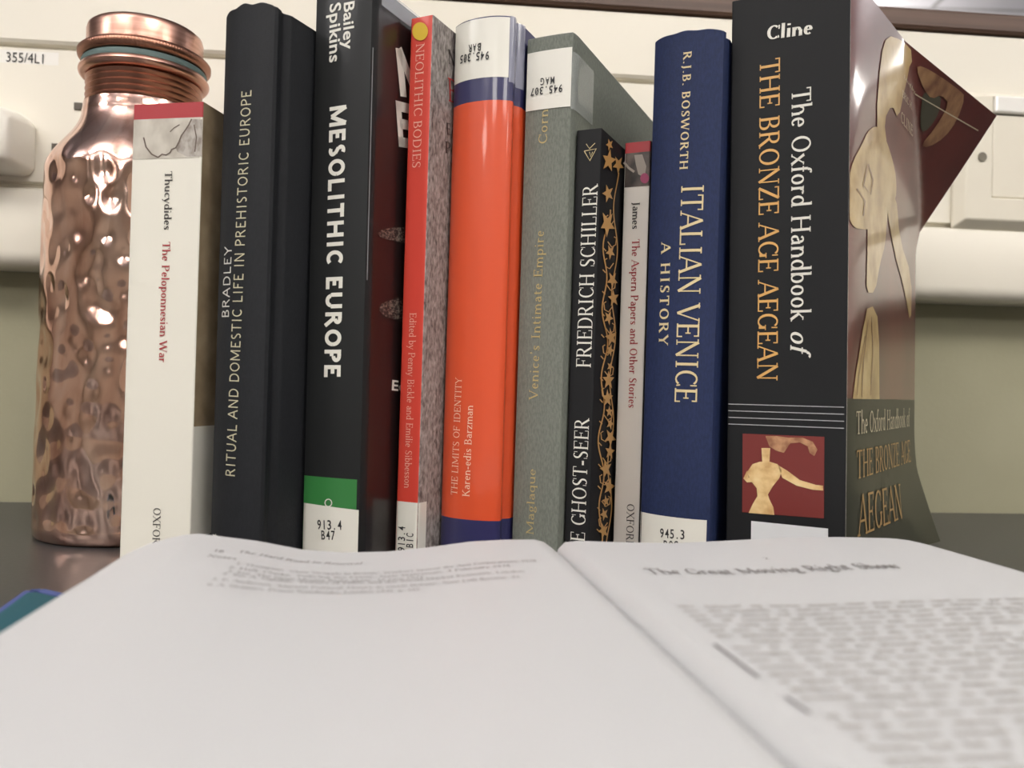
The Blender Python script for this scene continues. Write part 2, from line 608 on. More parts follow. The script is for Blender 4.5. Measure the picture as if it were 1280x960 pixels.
        top = (len(zs) - 1) * W2
        for i in range(n - 1):
            f.append((top + i, top + i + 1, top + n + i + 1, top + n + i))
            mi.append(pick(b.H, (b.s[i] + b.s[i + 1]) / 2) if pick else 0)
            f.append((i + 1, i, n + i, n + i + 1))
            mi.append(pick(0, (b.s[i] + b.s[i + 1]) / 2) if pick else 0)
        return mesh_obj(name, v, f, mats, b.root, mi, 34)

    def pages(b):
        m = 0.003 if b.hard else 0.0
        e = b.th + 0.0003
        mb = MB()
        n = 10
        y0 = 0.004 if b.hard else b.th + 0.0004
        x0, x1 = (e, b.t - e) if b.hard else (b.th + 0.0003, b.t - b.th - 0.0003)
        y1 = b.D - (0.004 if b.hard else 0.0005)
        cz = b.H - (m if b.hard else 0.0004)
        ring = [(x0, y0), (x1, y0)] + [(x1 + (x0 - x1) * i / n, y1 - (0.004 * math.sin(math.pi * i / n) if b.hard else 0)) for i in range(n + 1)]
        k = len(ring)
        mb.add([(x, y, m) for x, y in ring] + [(x, y, cz) for x, y in ring],
               [tuple(reversed(range(k))), tuple(range(k, 2 * k))] + [(i, (i + 1) % k, k + (i + 1) % k, k + i) for i in range(k)])
        return mb.build('page_block', M_BLOCK, b.root)

    def patch(b, name, s0, s1, z0, z1, m, parent=None, off=0.00012, n=20, tilt=0.0):
        """a paper or film patch following the cover's outline"""
        v = []
        for k in range(2):
            for i in range(n + 1):
                s = s0 + (s1 - s0) * i / n
                x, y = b.at_s(s, off)
                v.append((x, y, (z0, z1)[k] + tilt * (s - s0)))
        f = [(i, i + 1, n + 2 + i, n + 1 + i) for i in range(n)]
        return mesh_obj(name, v, f, m, b.root if parent is None else parent, None, 60)

    def text(b, name, geom, p0, p1, cap_px, m, parent=None, off=0.00025):
        """lettering on the spine; baseline runs p0 -> p1 in the picture"""
        a, c = b.spine_at(*p0), b.spine_at(*p1)
        dx, dz = c[0] - a[0], c[1] - a[1]
        l = math.hypot(dx, dz)
        d, up = (dx / l, dz / l), (-dz / l, dx / l)
        k = l / math.hypot(p1[0] - p0[0], p1[1] - p0[1])
        if abs(dz) > abs(dx):     # sideways lettering: its height runs across the spine
            mid = ((p0[0] + p1[0]) / 2, (p0[1] + p1[1]) / 2)
            q = b.spine_at(mid[0] + 4, mid[1])[0] - b.spine_at(mid[0] - 4, mid[1])[0]
            k = q / 8
        surf = lambda x, z: (x, b.yspine(x) - off, z)
        return lay_text(name, geom, a, d, up, l, cap_px * k, surf, m, b.root if parent is None else parent)

    def side_text(b, name, geom, p0, p1, cap, m, off=0.0003):
        a, c = b.side_at(*p0), b.side_at(*p1)
        dy, dz = c[0] - a[0], c[1] - a[1]
        l = math.hypot(dy, dz)
        d, up = (dy / l, dz / l), (-dz / l, dy / l)
        X = b.pts[-1][0] + off
        return lay_text(name, geom, a, d, up, l, cap, lambda y, z: (X, y, z), m, b.root)

    def poly(b, name, loops, m, off=0.0002, side=False, parent=None):
        """flat printed shapes from picture outlines, on the spine or the front cover; one mesh"""
        v, f = [], []
        for lp in loops:
            k = len(v)
            for (px, py) in lp:
                if side:
                    y, z = b.side_at(px, py)
                    v.append((b.pts[-1][0] + off, y, z))
                else:
                    x, z = b.spine_at(px, py)
                    v.append((x, b.yspine(x) - off, z))
            f.append(tuple(range(k, k + len(lp))))
        return mesh_obj(name, v, f, m, b.root if parent is None else parent)


def thick_line(pts, w):
    out = []
    stroke_quads(pts, lambda a, b: w, out)
    return out


def ellipse(cx, cy, rx, ry, n=20, rot=0.0):
    c, s = math.cos(rot), math.sin(rot)
    return [(cx + rx * math.cos(t) * c - ry * math.sin(t) * s, cy + rx * math.cos(t) * s + ry * math.sin(t) * c) for t in [2 * math.pi * i / n for i in range(n)]]


# ================================================================== the room
WA = 0.0885                                   # the low wall runs slightly away to the right
WO = Vector((0.0, 0.5525, 0.0))
WD = Vector((1, WA, 0)).normalized()          # along the wall
WN = Vector((WD.y, -WD.x, 0))                 # out of the wall, towards the camera
WM = Matrix(((WD.x, -WN.x, 0, WO.x), (WD.y, -WN.y, 0, WO.y), (0, 0, 1, 0), (0, 0, 0, 1)))   # local x along, y into the wall


def wall_at(px, py, p):
    """local (x, z) on a plane p in front of the wall"""
    Mi = WM.inverted()
    o, d = Mi @ CP, Mi.to_3x3() @ ray(px, py)
    k = (-p - o.y) / d.y
    return o.x + d.x * k, o.z + d.z * k


FZ, CZ = -0.73, 1.80
RX0, RX1, RY0, RY1 = -4.0, 6.0, -5.0, 7.5
mb = MB(); mb.box(RX0, RX1, RY0, RY1, FZ - 0.05, FZ); structure(mb.build('floor', M_FLOOR))
M_CEIL = mat('ceiling_tiles', (205, 204, 208), 0.8)
N_, L_, B_ = nodes(M_CEIL)
bt = N_.new('ShaderNodeTexBrick')
bt.offset = 0.0
bt.inputs['Scale'].default_value = 1.0
bt.inputs['Brick Width'].default_value = 0.6
bt.inputs['Row Height'].default_value = 0.6
bt.inputs['Mortar Size'].default_value = 0.012
bt.inputs['Color1'].default_value = lin((206, 205, 212))
bt.inputs['Color2'].default_value = lin((198, 197, 205))
bt.inputs['Mortar'].default_value = lin((150, 148, 152))
L_.new(coords(M_CEIL, (1, 1, 1)), bt.inputs['Vector'])
L_.new(bt.outputs['Color'], B_.inputs['Base Color'])
mb = MB(); mb.box(RX0, RX1, RY0, RY1, CZ, CZ + 0.05); structure(mb.build('ceiling', M_CEIL))
mb = MB(); mb.box(RX0 - 0.1, RX0, RY0, RY1, FZ, CZ); structure(mb.build('wall_left', M_ROOM))
mb = MB(); mb.box(RX1, RX1 + 0.1, RY0, RY1, FZ, CZ); structure(mb.build('wall_right', M_ROOM))
mb = MB(); mb.box(RX0, RX1, RY0 - 0.1, RY0, FZ, CZ); structure(mb.build('wall_front', M_ROOM))
mb = MB(); mb.box(RX0, RX1, RY1, RY1 + 0.1, FZ, CZ); structure(mb.build('wall_far', M_ROOM))

# the low wall behind the desk with its trunking and wooden cap
mb = MB(); mb.box(-1.4, 1.7, 0.0, 0.06, FZ, 0.325); o = structure(mb.build('wall_back', M_WALL)); o.matrix_world = WM


def extrude_profile(name, prof, x0, x1, m, smooth=30):
    k = len(prof)
    v = [(x, -p, z) for x in (x0, x1) for (p, z) in prof]
    f = [(i, (i + 1) % k, k + (i + 1) % k, k + i) for i in range(k)] + [tuple(reversed(range(k))), tuple(range(k, 2 * k))]
    o = structure(mesh_obj(name, v, f, m, None, None, smooth))
    o.matrix_world = WM
    return o


ZB, ZS, ZG, ZT = 0.1455, 0.1945, 0.2815, 0.3248
low = [(0.0005, ZB + 0.001), (0.018, ZB)]
for i in range(7):
    a = math.radians(-90 + 90 * i / 6)
    low.append((0.0225 + 0.0095 * math.cos(a), ZB + 0.0095 + 0.0095 * math.sin(a)))
prof = low + [(0.032, ZS - 0.0032), (0.0312, ZS - 0.0015), (0.029, ZS - 0.0006), (0.0245, ZS), (0.0245, ZS + 0.0026), (0.0285, ZS + 0.003),
              (0.0285, ZG - 0.003), (0.0255, ZG - 0.0025), (0.0255, ZG - 0.0004), (0.0292, ZG), (0.0305, ZG + 0.002), (0.0305, ZT - 0.003), (0.029, ZT - 0.001), (0.025, ZT), (0.0005, ZT)]
extrude_profile('trim_1', prof[::-1], -1.3, 1.6, M_TRUNK)
extrude_profile('trim_2', [(0.0312, ZT + 0.0005), (0.0325, ZT + 0.002), (0.0325, ZT + 0.0118), (0.031, ZT + 0.0135), (-0.07, ZT + 0.0135), (-0.07, ZT + 0.0005)], -1.35, 1.65, M_WOOD)

# ceiling luminaires
M_DIFF = mat('lamp_diffuser', (255, 250, 240), 0.4)
nd = nodes(M_DIFF)[2]
nd.inputs['Emission Color'].default_value = (1.0, 0.93, 0.82, 1)
nd.inputs['Emission Strength'].default_value = 6.0
M_LFRAME = mat('lamp_frame', (230, 230, 230), 0.4)
for i, (x, y, sx, sy, pw, colr) in enumerate(LAMPS):
    t = thing('ceiling_light', 'square glowing ceiling light panel hanging above the room', 'ceiling light', Matrix.Translation((x, y, CZ - LAMP_DROP)), 'ceiling lights')
    mb = MB()
    for (a0, a1, b0, b1) in ((-sx / 2 - .02, sx / 2 + .02, -sy / 2 - .02, -sy / 2), (-sx / 2 - .02, sx / 2 + .02, sy / 2, sy / 2 + .02), (-sx / 2 - .02, -sx / 2, -sy / 2, sy / 2), (sx / 2, sx / 2 + .02, -sy / 2, sy / 2)):
        mb.box(a0, a1, b0, b1, -0.012, -0.0005)
    mb.build('frame', M_LFRAME, t)
    mb = MB(); mb.box(-sx / 2, sx / 2, -sy / 2, sy / 2, -0.008, -0.001); mb.build('diffuser', M_DIFF, t)
    mb = MB()
    for a0 in (-sx / 2 + 0.04, sx / 2 - 0.04):
        for b0 in (-sy / 2 + 0.04, sy / 2 - 0.04):
            mb = MB()
            mb.box(a0 - 0.0015, a0 + 0.0015, b0 - 0.0015, b0 + 0.0015, -0.001, LAMP_DROP - 0.0005)
            mb.build('hanger', M_LFRAME, t)
    for sgn, part in ((-1, 0.54), (1, 0.72)):  # downlight, then the added uplight that brightens the ceiling
        ld = bpy.data.lights.new('ceiling_lamp', 'AREA')
        ld.shape = 'RECTANGLE'
        ld.size, ld.size_y = sx, sy
        ld.energy = pw * part
        ld.color = colr
        lo = bpy.data.objects.new('lamp', ld)
        COL.objects.link(lo)
        lo.parent = t
        lo.location = (0, 0, 0.004 if sgn > 0 else -0.016)
        if sgn > 0:
            lo.rotation_euler = (math.pi, 0, 0)

# desk
mb = MB(); mb.box(-1.2, 1.5, -0.35, 0.0, -0.028, 0.0)
dk = mb.v
t = thing('desk', 'grey laminate desk under the books, pushed against the low wall', 'desk', Matrix.Identity(4))
v = []
for (x, y) in ((-1.2, -0.3), (1.4, -0.3), (1.4, WO.y + WA * 1.4 - 0.0008), (-1.2, WO.y - WA * 1.2 - 0.0008)):
    v += [(x, y, -0.028), (x, y, 0.0)]
mesh_obj('desktop', v, [(1, 3, 5, 7), (0, 6, 4, 2), (0, 2, 3, 1), (2, 4, 5, 3), (4, 6, 7, 5), (6, 0, 1, 7)], M_DESK, t)
for (x, y) in ((-1.1, -0.2), (1.3, -0.2), (-1.1, 0.33), (1.3, 0.5)):
    mb = MB(); mb.box(x - 0.025, x + 0.025, y - 0.025, y + 0.025, FZ, -0.028); mb.build('leg', mat('steel_leg', (120, 120, 122), 0.4, metal=0.6), t)

# ================================================================== things on the trunking
# sticker
x0, z0 = wall_at(-14, 61, 0.0287)
x1, z1 = wall_at(73, 84, 0.0287)
t = thing('adhesive_label', 'small white sticker with black number 355/4L1 on the trunking', 'label', WM @ Matrix.Translation((x0, -0.0287, (z0 + z1) / 2)))
h = abs(z1 - z0) / 2
mesh_obj('paper', [(0, 0, -h), (x1 - x0, 0, -h), (x1 - x0, 0, h), (0, 0, h)], [(0, 1, 2, 3)], mat('sticker_paper', (238, 235, 228), 0.35), t)
a = wall_at(8, 77.2, 0.0287)
c = wall_at(54.5, 78.6, 0.0287)
lay_text('number', sans_text('355/4L1'), (a[0] - x0, a[1] - (z0 + z1) / 2), (1, 0), (0, 1), c[0] - a[0], 0.0058, lambda x, z: (x, -0.0003, z), M_BLACKINK, t)

# data outlet at the right
cx0, cz0 = wall_at(1194, 284, 0.0345)
_, cz1 = wall_at(1208, 112, 0.0345)
OW, OH = 0.146, cz1 - cz0
t = thing('wall_outlet', 'ivory square-edged outlet plate on the trunking, right of the books', 'outlet', WM @ Matrix.Translation((cx0, -0.0285, cz0)))


def frame_mesh(w, h, rect, back, front, bev):
    """rectangular frame plate with chamfered outer edge and a rectangular opening"""
    a0, b0, a1, b1 = rect
    loops = [[(0, 0, back), (w, 0, back), (w, 0, back), (0, 0, back)]]
    lo = lambda i, y: [(i, y, i), (w - i, y, i), (w - i, y, h - i), (i, y, h - i)]
    L = [lo(0, -back), lo(0, -back - (front - back) * 0.25), lo(bev, -front)]
    L.append([(a0, -front, b0), (a1, -front, b0), (a1, -front, b1), (a0, -front, b1)])
    L.append([(a0, -back, b0), (a1, -back, b0), (a1, -back, b1), (a0, -back, b1)])
    v = [p for l in L for p in l]
    f = []
    for k in range(len(L) - 1):
        for i in range(4):
            j = (i + 1) % 4
            f.append((k * 4 + i, k * 4 + j, k * 4 + 4 + j, k * 4 + 4 + i))
    f += [(16 + i, 16 + (i + 1) % 4, (i + 1) % 4, i) for i in range(4)]
    return v, f


ix0, iz0 = wall_at(1237, 248, 0.0345)
_, iz1 = wall_at(1237, 120, 0.0345)
a0, b0, b1 = ix0 - cx0, iz0 - cz0, iz1 - cz0
v, f = frame_mesh(OW, OH, (a0, b0, OW - a0, b1), 0.0003, 0.0085, 0.0055)
bevelled(mesh_obj('frame', v, f, M_PLATE, t), 0.0012)
_, sz = wall_at(1240, 143, 0.0345)
sz -= cz0
mb = MB(); mb.box(a0 + 0.0004, OW - a0 - 0.0004, -0.0072, -0.0003, b0 + 0.0004, sz - 0.0004)
bevelled(mb.build('blank_panel', M_PLATE, t), 0.0012)
mb = MB(); mb.box(a0 + 0.0004, OW - a0 - 0.0004, -0.0095, -0.0003, sz + 0.0004, b1 - 0.0004)
o = bevelled(mb.build('label_window', mat('clear_window', (248, 246, 240), 0.08, coat=1.0), t), 0.0015)
o['label'] = 'glossy white label strip'
sx_, sz_ = wall_at(1228, 196, 0.0375)
v, f = lathe([(0.0006, -0.0006), (0.0024, -0.0006), (0.0031, 0.0004), (0.0031, 0.0006)], 24)
o = mesh_obj('screw', [(x + sx_ - cx0, -0.0086 - z, y + sz_ - cz0) for x, y, z in v], [tuple(reversed(q)) for q in f], mat('screw_steel', (140, 134, 122), 0.3, metal=1.0), t, None, 40)
o['label'] = 'small steel screw'

# socket with a plug at the left
lx0, lz1 = wall_at(-190, 66, 0.0285)
lx1, lz0 = wall_at(112, 232, 0.0285)
t = thing('power_socket', 'flat cream socket plate in the trunking behind the copper bottle', 'socket', WM @ Matrix.Translation((lx0, -0.0285, lz0)))
mb = MB(); mb.box(0, lx1 - lx0, -0.0006, -0.00005, 0.0008, lz1 - lz0 - 0.0008)
mb.build('plate', M_TRUNK, t)
for (p0, p1) in (((94, 129), (104, 138)), ((66, 180), (75, 196))):
    a, c = wall_at(*p0, 0.0285), wall_at(*p1, 0.0285)
    mb = MB(); mb.box(a[0] - lx0, c[0] - lx0, -0.0016, -0.0006, c[1] - lz0, a[1] - lz0)
    o = mb.build('switch', mat('dark_switch', (92, 84, 74), 0.5), t)
    o['label'] = 'small dark switch edge'
a, c = wall_at(25, 130, 0.05), wall_at(25, 211, 0.05)
ph = a[1] - c[1]
t = thing('power_plug', 'rounded white plug pushed into the socket at the left edge', 'plug', WM @ Matrix.Translation((a[0], -0.0286, (a[1] + c[1]) / 2)))
out = [(0, 0.30), (-0.004, 0.42), (-0.0135, 0.5), (-0.046, 0.5), (-0.05, 0.44), (-0.05, -0.44), (-0.046, -0.5), (-0.0065, -0.5), (-0.002, -0.46), (0, -0.36)]
v, f = [], []
for (y, ins) in ((-0.0007, 0.0), (-0.012, 0.0), (-0.026, 0.0025), (-0.029, 0.006)):
    for (x, q) in out:
        cx = -0.025
        v.append((cx + (x - cx) * (1 - ins / 0.025), y, q * ph * (1 - ins / 0.02)))
n = len(out)
for k in range(3):
    f += [(k * n + i, (k + 1) * n + i, (k + 1) * n + (i + 1) % n, k * n + (i + 1) % n) for i in range(n)]
f += [tuple(range(n)), tuple(reversed(range(3 * n, 4 * n)))]
bevelled(mesh_obj('body', v, f, mat('plug_plastic', (232, 228, 218), 0.3), t, None, 50), 0.002)

# ================================================================== copper bottle
BD = 0.430
bx = (170 - 640) / F_PX * BD + 0.0005
t = thing('copper_bottle', 'tall hammered copper water bottle with screw lid left of the books', 'bottle', Matrix.Translation((bx, BD, 0)))
M_COP = mat('hammered_copper', (226, 178, 154), 0.12, metal=1.0)
noise_col(M_COP, (70, 70, 22), [(0.30, (188, 142, 124)), (0.48, (228, 186, 168)), (0.7, (243, 212, 198))], 5, 0.6)
noise_bump(M_COP, (130, 130, 60), 0.25, 0.0006, 3)
M_COP2 = noise_col(mat('brushed_copper', (196, 140, 118), 0.28, metal=1.0), (30, 30, 600), [(0.3, (190, 144, 126)), (0.7, (220, 174, 156))], 3)
M_COP3 = mat('dark_copper', (172, 124, 104), 0.32, metal=1.0)
rng = np.random.default_rng(7)
RB = 0.0462
BP = [(0.0, 0.0012), (0.036, 0.0002), (0.0435, 0.0), (0.0455, 0.0016), (RB, 0.006)]
for i in range(1, 190):
    BP.append((RB - 0.0008 * (i / 190), 0.006 + (0.182 - 0.006) * i / 190))
for i in range(0, 26):       # shoulder
    a = i / 25
    r = RB - 0.0008 - (RB - 0.0008 - 0.0292) * (0.5 - 0.5 * math.cos(math.pi * a)) ** 0.92
    BP.append((r, 0.182 + 0.033 * a - 0.0))
BP += [(0.0288, 0.2165), (0.0286, 0.219)]
NS = 300
ang = np.arange(NS) * 2 * np.pi / NS
prof_r = np.array([p[0] for p in BP]); prof_z = np.array([p[1] for p in BP])
# dents: jittered grid on the unrolled wall
NCOL = 25
cell_h = 0.0125
ctr = []
for j in range(-1, 17):
    for i in range(NCOL):
        ctr.append(((i + 0.5 * (j % 2) + rng.uniform(-0.34, 0.34)) / NCOL * 2 * np.pi * RB, j * cell_h + rng.uniform(-0.004, 0.004), rng.uniform(0.6, 1.15)))
ctr = np.array(ctr)
circ = 2 * np.pi * RB
disp = np.zeros((len(BP), NS))
for k, z in enumerate(prof_z):
    if z < 0.005 or z > 0.2:
        continue
    fade = min(1, (z - 0.005) / 0.006) * min(1, max(0, (0.197 - z) / 0.014))
    near = ctr[np.abs(ctr[:, 1] - z) < 0.018]
    sarr = ang * RB
    ds = sarr[:, None] - near[None, :, 0]
    ds = (ds + circ / 2) % circ - circ / 2
    q = (ds / (0.0047 * near[None, :, 2])) ** 2 + ((z - near[None, :, 1]) / (0.0066 * near[None, :, 2])) ** 2
    disp[k] = -fade * 0.00135 * np.sum(np.exp(-q) * near[None, :, 2], axis=1)
v, f = [], []
for k in range(len(BP)):
    for i in range(NS):
        r = prof_r[k] + disp[k, i]
        v.append((r * math.cos(ang[i]), r * math.sin(ang[i]), prof_z[k]))
for k in range(len(BP) - 1):
    for i in range(NS):
        j = (i + 1) % NS
        f.append((k * NS + i, k * NS + j, (k + 1) * NS + j, (k + 1) * NS + i))
mesh_obj('body', v, f, M_COP, t, None, 60)
TP = [(0.0279, 0.2172)]
for i in range(5):
    z = 0.2188 + i * 0.0030
    TP += [(0.0270, z), (0.0278, z + 0.0010), (0.0281, z + 0.0018), (0.0271, z + 0.0028)]
TP += [(0.027, 0.2345)]
v, f = lathe(TP, 128)
mesh_obj('threaded_neck', v, f, M_COP3, t, None, 50)


def torus_profile(R, r, zc, n=14, ry=None):
    ry = ry or r
    return [(R + r * math.cos(a), zc + ry * math.sin(a)) for a in [2 * math.pi * i / n for i in range(n + 1)]]


v, f = lathe(torus_profile(0.0282, 0.0033, 0.2362, 16, 0.0028), 128, False, False)
mesh_obj('lip_ring', v, f, M_COP2, t, None, 60)
v, f = lathe([(0.0262, 0.2374), (0.0300, 0.2374), (0.0302, 0.2380), (0.0302, 0.2408), (0.0298, 0.2414), (0.0262, 0.2414)], 128)
mesh_obj('gasket', v, f, mat('teal_silicone', (88, 108, 106), 0.6), t, None, 40)['label'] = 'grey-green sealing ring'
lid = [(0.0262, 0.2416), (0.0288, 0.2418), (0.0292, 0.2476), (0.0281, 0.2485), (0.0281, 0.2570), (0.0276, 0.2590), (0.0262, 0.2602), (0.0200, 0.2606), (0.0001, 0.2606)]
v, f = lathe(lid, 128)
lo = mesh_obj('lid', v, f, M_COP2, t, None, 45)
kn = torus_profile(0.0288, 0.0033, 0.2449, 20, 0.0031)
v, f = lathe(kn, 420, False, False, rfun=lambda r, z, a: r + (0.0003 * math.sin(70 * a + z * 5200) * math.sin(70 * a - z * 5200) if r > 0.0295 else 0))
mesh_obj('knurled_grip', v, f, M_COP3, lo, None, 70)

# ================================================================== the row of books
WHITEINK = mat('white_print', (226, 224, 214), 0.45)
GOLD = mat('gold_print', (206, 188, 140), 0.4)

# -- 1 white paperback at the left end
b = Book('white paperback with red top band beside the copper bottle, leftmost of the row', 156, 243.5, 0.345, 11, 0.1935, 0.129, lean=0.004)
b.H = b.spine_at(210, 129)[1]
zr, zp = b.z(148.5), b.z(198.5)
zw, zd = b.side_at(262, 532)[1], b.side_at(255, 669)[1]
M_W = noise_bump(mat('white_card', (230, 227, 215), 0.42, coat=0.1), (400, 400, 400), 0.03)
M_RED = mat('red_card', (172, 50, 56), 0.4)
M_BRN = noise_col(mat('tan_stone_print', (150, 130, 102), 0.45), (90, 90, 90), [(0.3, (134, 116, 90)), (0.7, (164, 146, 118))])
M_DKB = mat('dark_brown_card', (66, 58, 48), 0.45)
M_IN = mat('inside_card', (225, 222, 212), 0.6)
b.cover([M_W, M_RED, M_BRN, M_DKB, M_IN], [zr, zp, zw, zd],
        lambda z, s: (1 if z > zr else 0) if s < b.t - 0.0002 and s > -0.001 else (2 if z > zw else (0 if z > zd else 3)) if s > 0 else 0)
b.pages()
pic = b.patch('picture', 0.0001, b.s[b.i1] - 0.0001, zp, zr, noise_col(mat('marble_print', (190, 184, 172), 0.4), (90, 90, 60), [(0.3, (164, 156, 144)), (0.55, (200, 194, 182)), (0.75, (214, 208, 198))], 3))
PROFILE = [(240, 149), (236, 157), (232, 163), (227, 170), (224, 178), (220, 185), (215, 187), (213, 191), (208, 194), (203, 193), (198, 197)]
b.poly('carved_background', [PROFILE[:6] + [(222, 190), (234, 196), (252.0, 195), (253.2, 149.5)]], noise_col(mat('grey_stone_print', (168, 160, 150), 0.45), (300, 300, 200), [(0.35, (140, 130, 120)), (0.6, (184, 178, 170))], 4), off=0.00018, parent=pic)
b.poly('profile_line', thick_line(PROFILE, 1.7) + thick_line([(225, 156), (218, 160), (213, 165)], 1.2) + thick_line([(180, 172), (183, 184), (190, 193), (198, 197)], 1.8) + thick_line([(243, 156), (246, 172), (244, 190)], 1.5),
       mat('stone_shadow_print', (104, 90, 80), 0.5), off=0.00026, parent=pic)
b.text('author_name', serif_text('Thucydides', 11, 4.5), (206.6, 214), (205.2, 288), 9.0, mat('grey_print', (66, 62, 60), 0.5))
b.text('title', serif_text('The Peloponnesian War', 11, 4.5), (203.8, 302), (199.0, 453), 9.4, mat('red_print', (170, 56, 62), 0.5))
b.text('publisher_name', serif_text('OXFORD', 9, 4), (192.2, 634), (190.6, 690), 9.2, mat('grey_print', (66, 62, 60), 0.5))

# -- 2 black cloth hardback
b = Book('black cloth hardback with pale stamped sideways lettering and two-line spine', 269.5, 330, 0.335, 25, 0.2325, 0.158, hard=True, bulge=0.0032, lean=0.004)
b.H = b.spine_at(315, 8)[1]
M_C = cloth('black_book_cloth', (30, 32, 36), 0.62)
b.cover([M_C], crown=0.0016)
b.pages()
PALE = mat('pale_gold_print', (204, 198, 168), 0.45)
b.text('title', grotesque_text('RITUAL AND DOMESTIC LIFE IN PREHISTORIC EUROPE', 7.5, 3), (294, 597), (315, 112), 13, PALE)
b.text('author_name', grotesque_text('BRADLEY', 7.5, 4), (286.5, 398), (290.5, 307), 10, mat('pale_print', (214, 212, 204), 0.45))
b.text('call_number', sans_text('4', 0.0), (272.4, 677.5), (272.8, 668), 7, mat('pale_print', (214, 212, 204), 0.45))

# -- 3 tall black hardback in a plastic sleeve
b = Book('tall black hardback with bold white lettering and green band in clear sleeve', 383.5, 453, 0.3403, 25, 0.254, 0.178, hard=True, bulge=0.0008, joint=False, lean=0.0, against=b)
b.H = b.spine_at(420, -14)[1]
zg = b.z(597.5)
M_J = noise_col(mat('black_jacket', (37, 39, 40), 0.5, coat=0.1, coat_rough=0.12, spec=0.3), (20, 20, 8), [(0.3, (26, 27, 28)), (0.7, (33, 35, 36))])
M_JG = mat('green_jacket', (52, 122, 62), 0.4, coat=0.3)
M_JF = mat('brown_black_jacket', (24, 17, 17), 0.35, coat=0.3)
b.cover([M_J, M_JG, M_JF], [zg], lambda z, s: 1 if z < zg and -0.0001 < s < b.t - 0.001 else (2 if s > b.t + 0.006 else 0))
b.pages()
M_SLV = clear_film('sleeve_film', (60, 62, 66), 0.04)
b.patch('plastic_sleeve', b.t + 0.0012, b.s[-1] - 0.001, 0.002, b.H - 0.0005, M_SLV, off=0.0012)
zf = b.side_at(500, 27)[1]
b.patch('sleeve_glare', b.t + 0.004, b.s[-1] - 0.001, zf, b.H - 0.0006, clear_film('glare_film', (190, 196, 206), 0.42), off=0.0014)  # pale strip standing in for glare along the top of the sleeve
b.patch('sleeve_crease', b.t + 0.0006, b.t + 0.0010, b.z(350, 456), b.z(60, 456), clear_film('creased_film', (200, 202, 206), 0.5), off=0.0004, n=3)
b.text('author_name', sans_text('Bailey', 0.018, spacing=1.04), (430.6, 4), (429.4, 63), 12.5, WHITEINK)
b.text('author_name', sans_text('Spikins', 0.018, spacing=1.04), (413, 6), (412.3, 79), 13, WHITEINK)
b.text('title', grotesque_text('MESOLITHIC EUROPE', 15, 3), (412.6, 133), (405.4, 473), 20, WHITEINK)
lb = b.patch('call_number_label', -0.0012, b.s[b.i1] - 0.0001, 0.004, b.z(632, 415), M_LABEL, tilt=-0.03)
b.text('call_number', sans_text('913.4', mono=True), (396.5, 661.2), (428.5, 662.2), 9.2, M_BLACKINK, lb)
b.text('call_number', sans_text('B47', mono=True), (401.5, 674.2), (420, 674.8), 9.0, M_BLACKINK, lb)
b.poly('ring_emblem', thick_line([(411 + 4.2 * math.cos(q), 628.5 + 4.6 * math.sin(q)) for q in [i * 2 * math.pi / 20 for i in range(21)]], 1.3), WHITEINK, off=0.0003)
b.side_text('cover_title', grotesque_text('ME', 15, 3), (497.5, 120), (566, 131), 0.0195, WHITEINK)
b.side_text('cover_title', grotesque_text('EU', 15, 3), (495.5, 183), (548, 192), 0.0190, WHITEINK)
b.side_text('cover_author', sans_text('Ed', 0.02), (489, 487.5), (505.5, 489.5), 0.0042, WHITEINK)
FL_ = noise_col(mat('flint_print', (120, 108, 98), 0.5, coat=0.3), (700, 700, 1200), [(0.45, (30, 24, 24)), (0.66, (124, 114, 102))], 3)
b.poly('flint_picture', [[(471, 292), (477, 287), (488, 285), (506, 284), (522, 288), (522, 304), (504, 304), (486, 300), (475, 297)]], FL_, side=True, off=0.0003)
b.poly('flint_picture', [[(473, 387), (476, 380), (484, 376), (500, 373), (522, 376), (522, 402), (506, 403), (490, 399), (478, 394)]], FL_, side=True, off=0.0003)

# -- 4 thin red paperback
b = Book('thin red paperback with yellow dot sticker and grey stone cover', 500, 527.5, 0.3527, 25, 0.24, 0.170, lean=0.006, against=b, gap=0.0020)
b.H = b.spine_at(528, 21)[1]
M_R = mat('scarlet_card', (206, 66, 52), 0.4, coat=0.15)
M_ST = noise_col(mat('stone_cover_print', (140, 134, 130), 0.45), (700, 700, 340), [(0.28, (74, 66, 64)), (0.45, (128, 120, 116)), (0.62, (160, 152, 148)), (0.8, (184, 178, 172))], 8, 0.4)
b.cover([M_R, M_ST, M_IN], [], lambda z, s: 1 if s > b.t - 0.0006 else 0)
b.pages()
b.text('title', serif_text('NEOLITHIC BODIES', 8, 4), (520.6, 55), (515.6, 211), 10.2, mat('pink_print', (232, 176, 158), 0.5))
b.text('author_name', serif_text('Edited by Penny Bickle and Emilie Sibbesson', 8, 4), (512.6, 391), (505.6, 610), 8.2, mat('pink_print', (232, 176, 158), 0.5))
b.poly('dot_sticker', [ellipse(525.6, 39.5, 9.8, 11.4, 28)], mat('yellow_sticker', (212, 178, 48), 0.5), off=0.0003)
lb = b.patch('call_number_label', -0.0004, b.t + 0.006, 0.003, b.z(627.5, 510), M_LABEL, tilt=0.0)
b.text('call_number', sans_text('913.4', mono=True), (506.3, 690), (506.8, 657.5), 8.5, M_BLACKINK, lb)
b.text('call_number', sans_text('BIC', mono=True), (516.6, 685.5), (517, 666), 8.5, M_BLACKINK, lb)
DARKP = mat('dark_print', (62, 54, 54), 0.5)
b.side_text('cover_title', serif_text('N'), (559.5, 79), (569, 84), 0.006, DARKP)
b.side_text('cover_title', serif_text('B', 7, 4), (559.5, 126), (572, 131), 0.010, mat('red_cover_print', (190, 60, 56), 0.5))
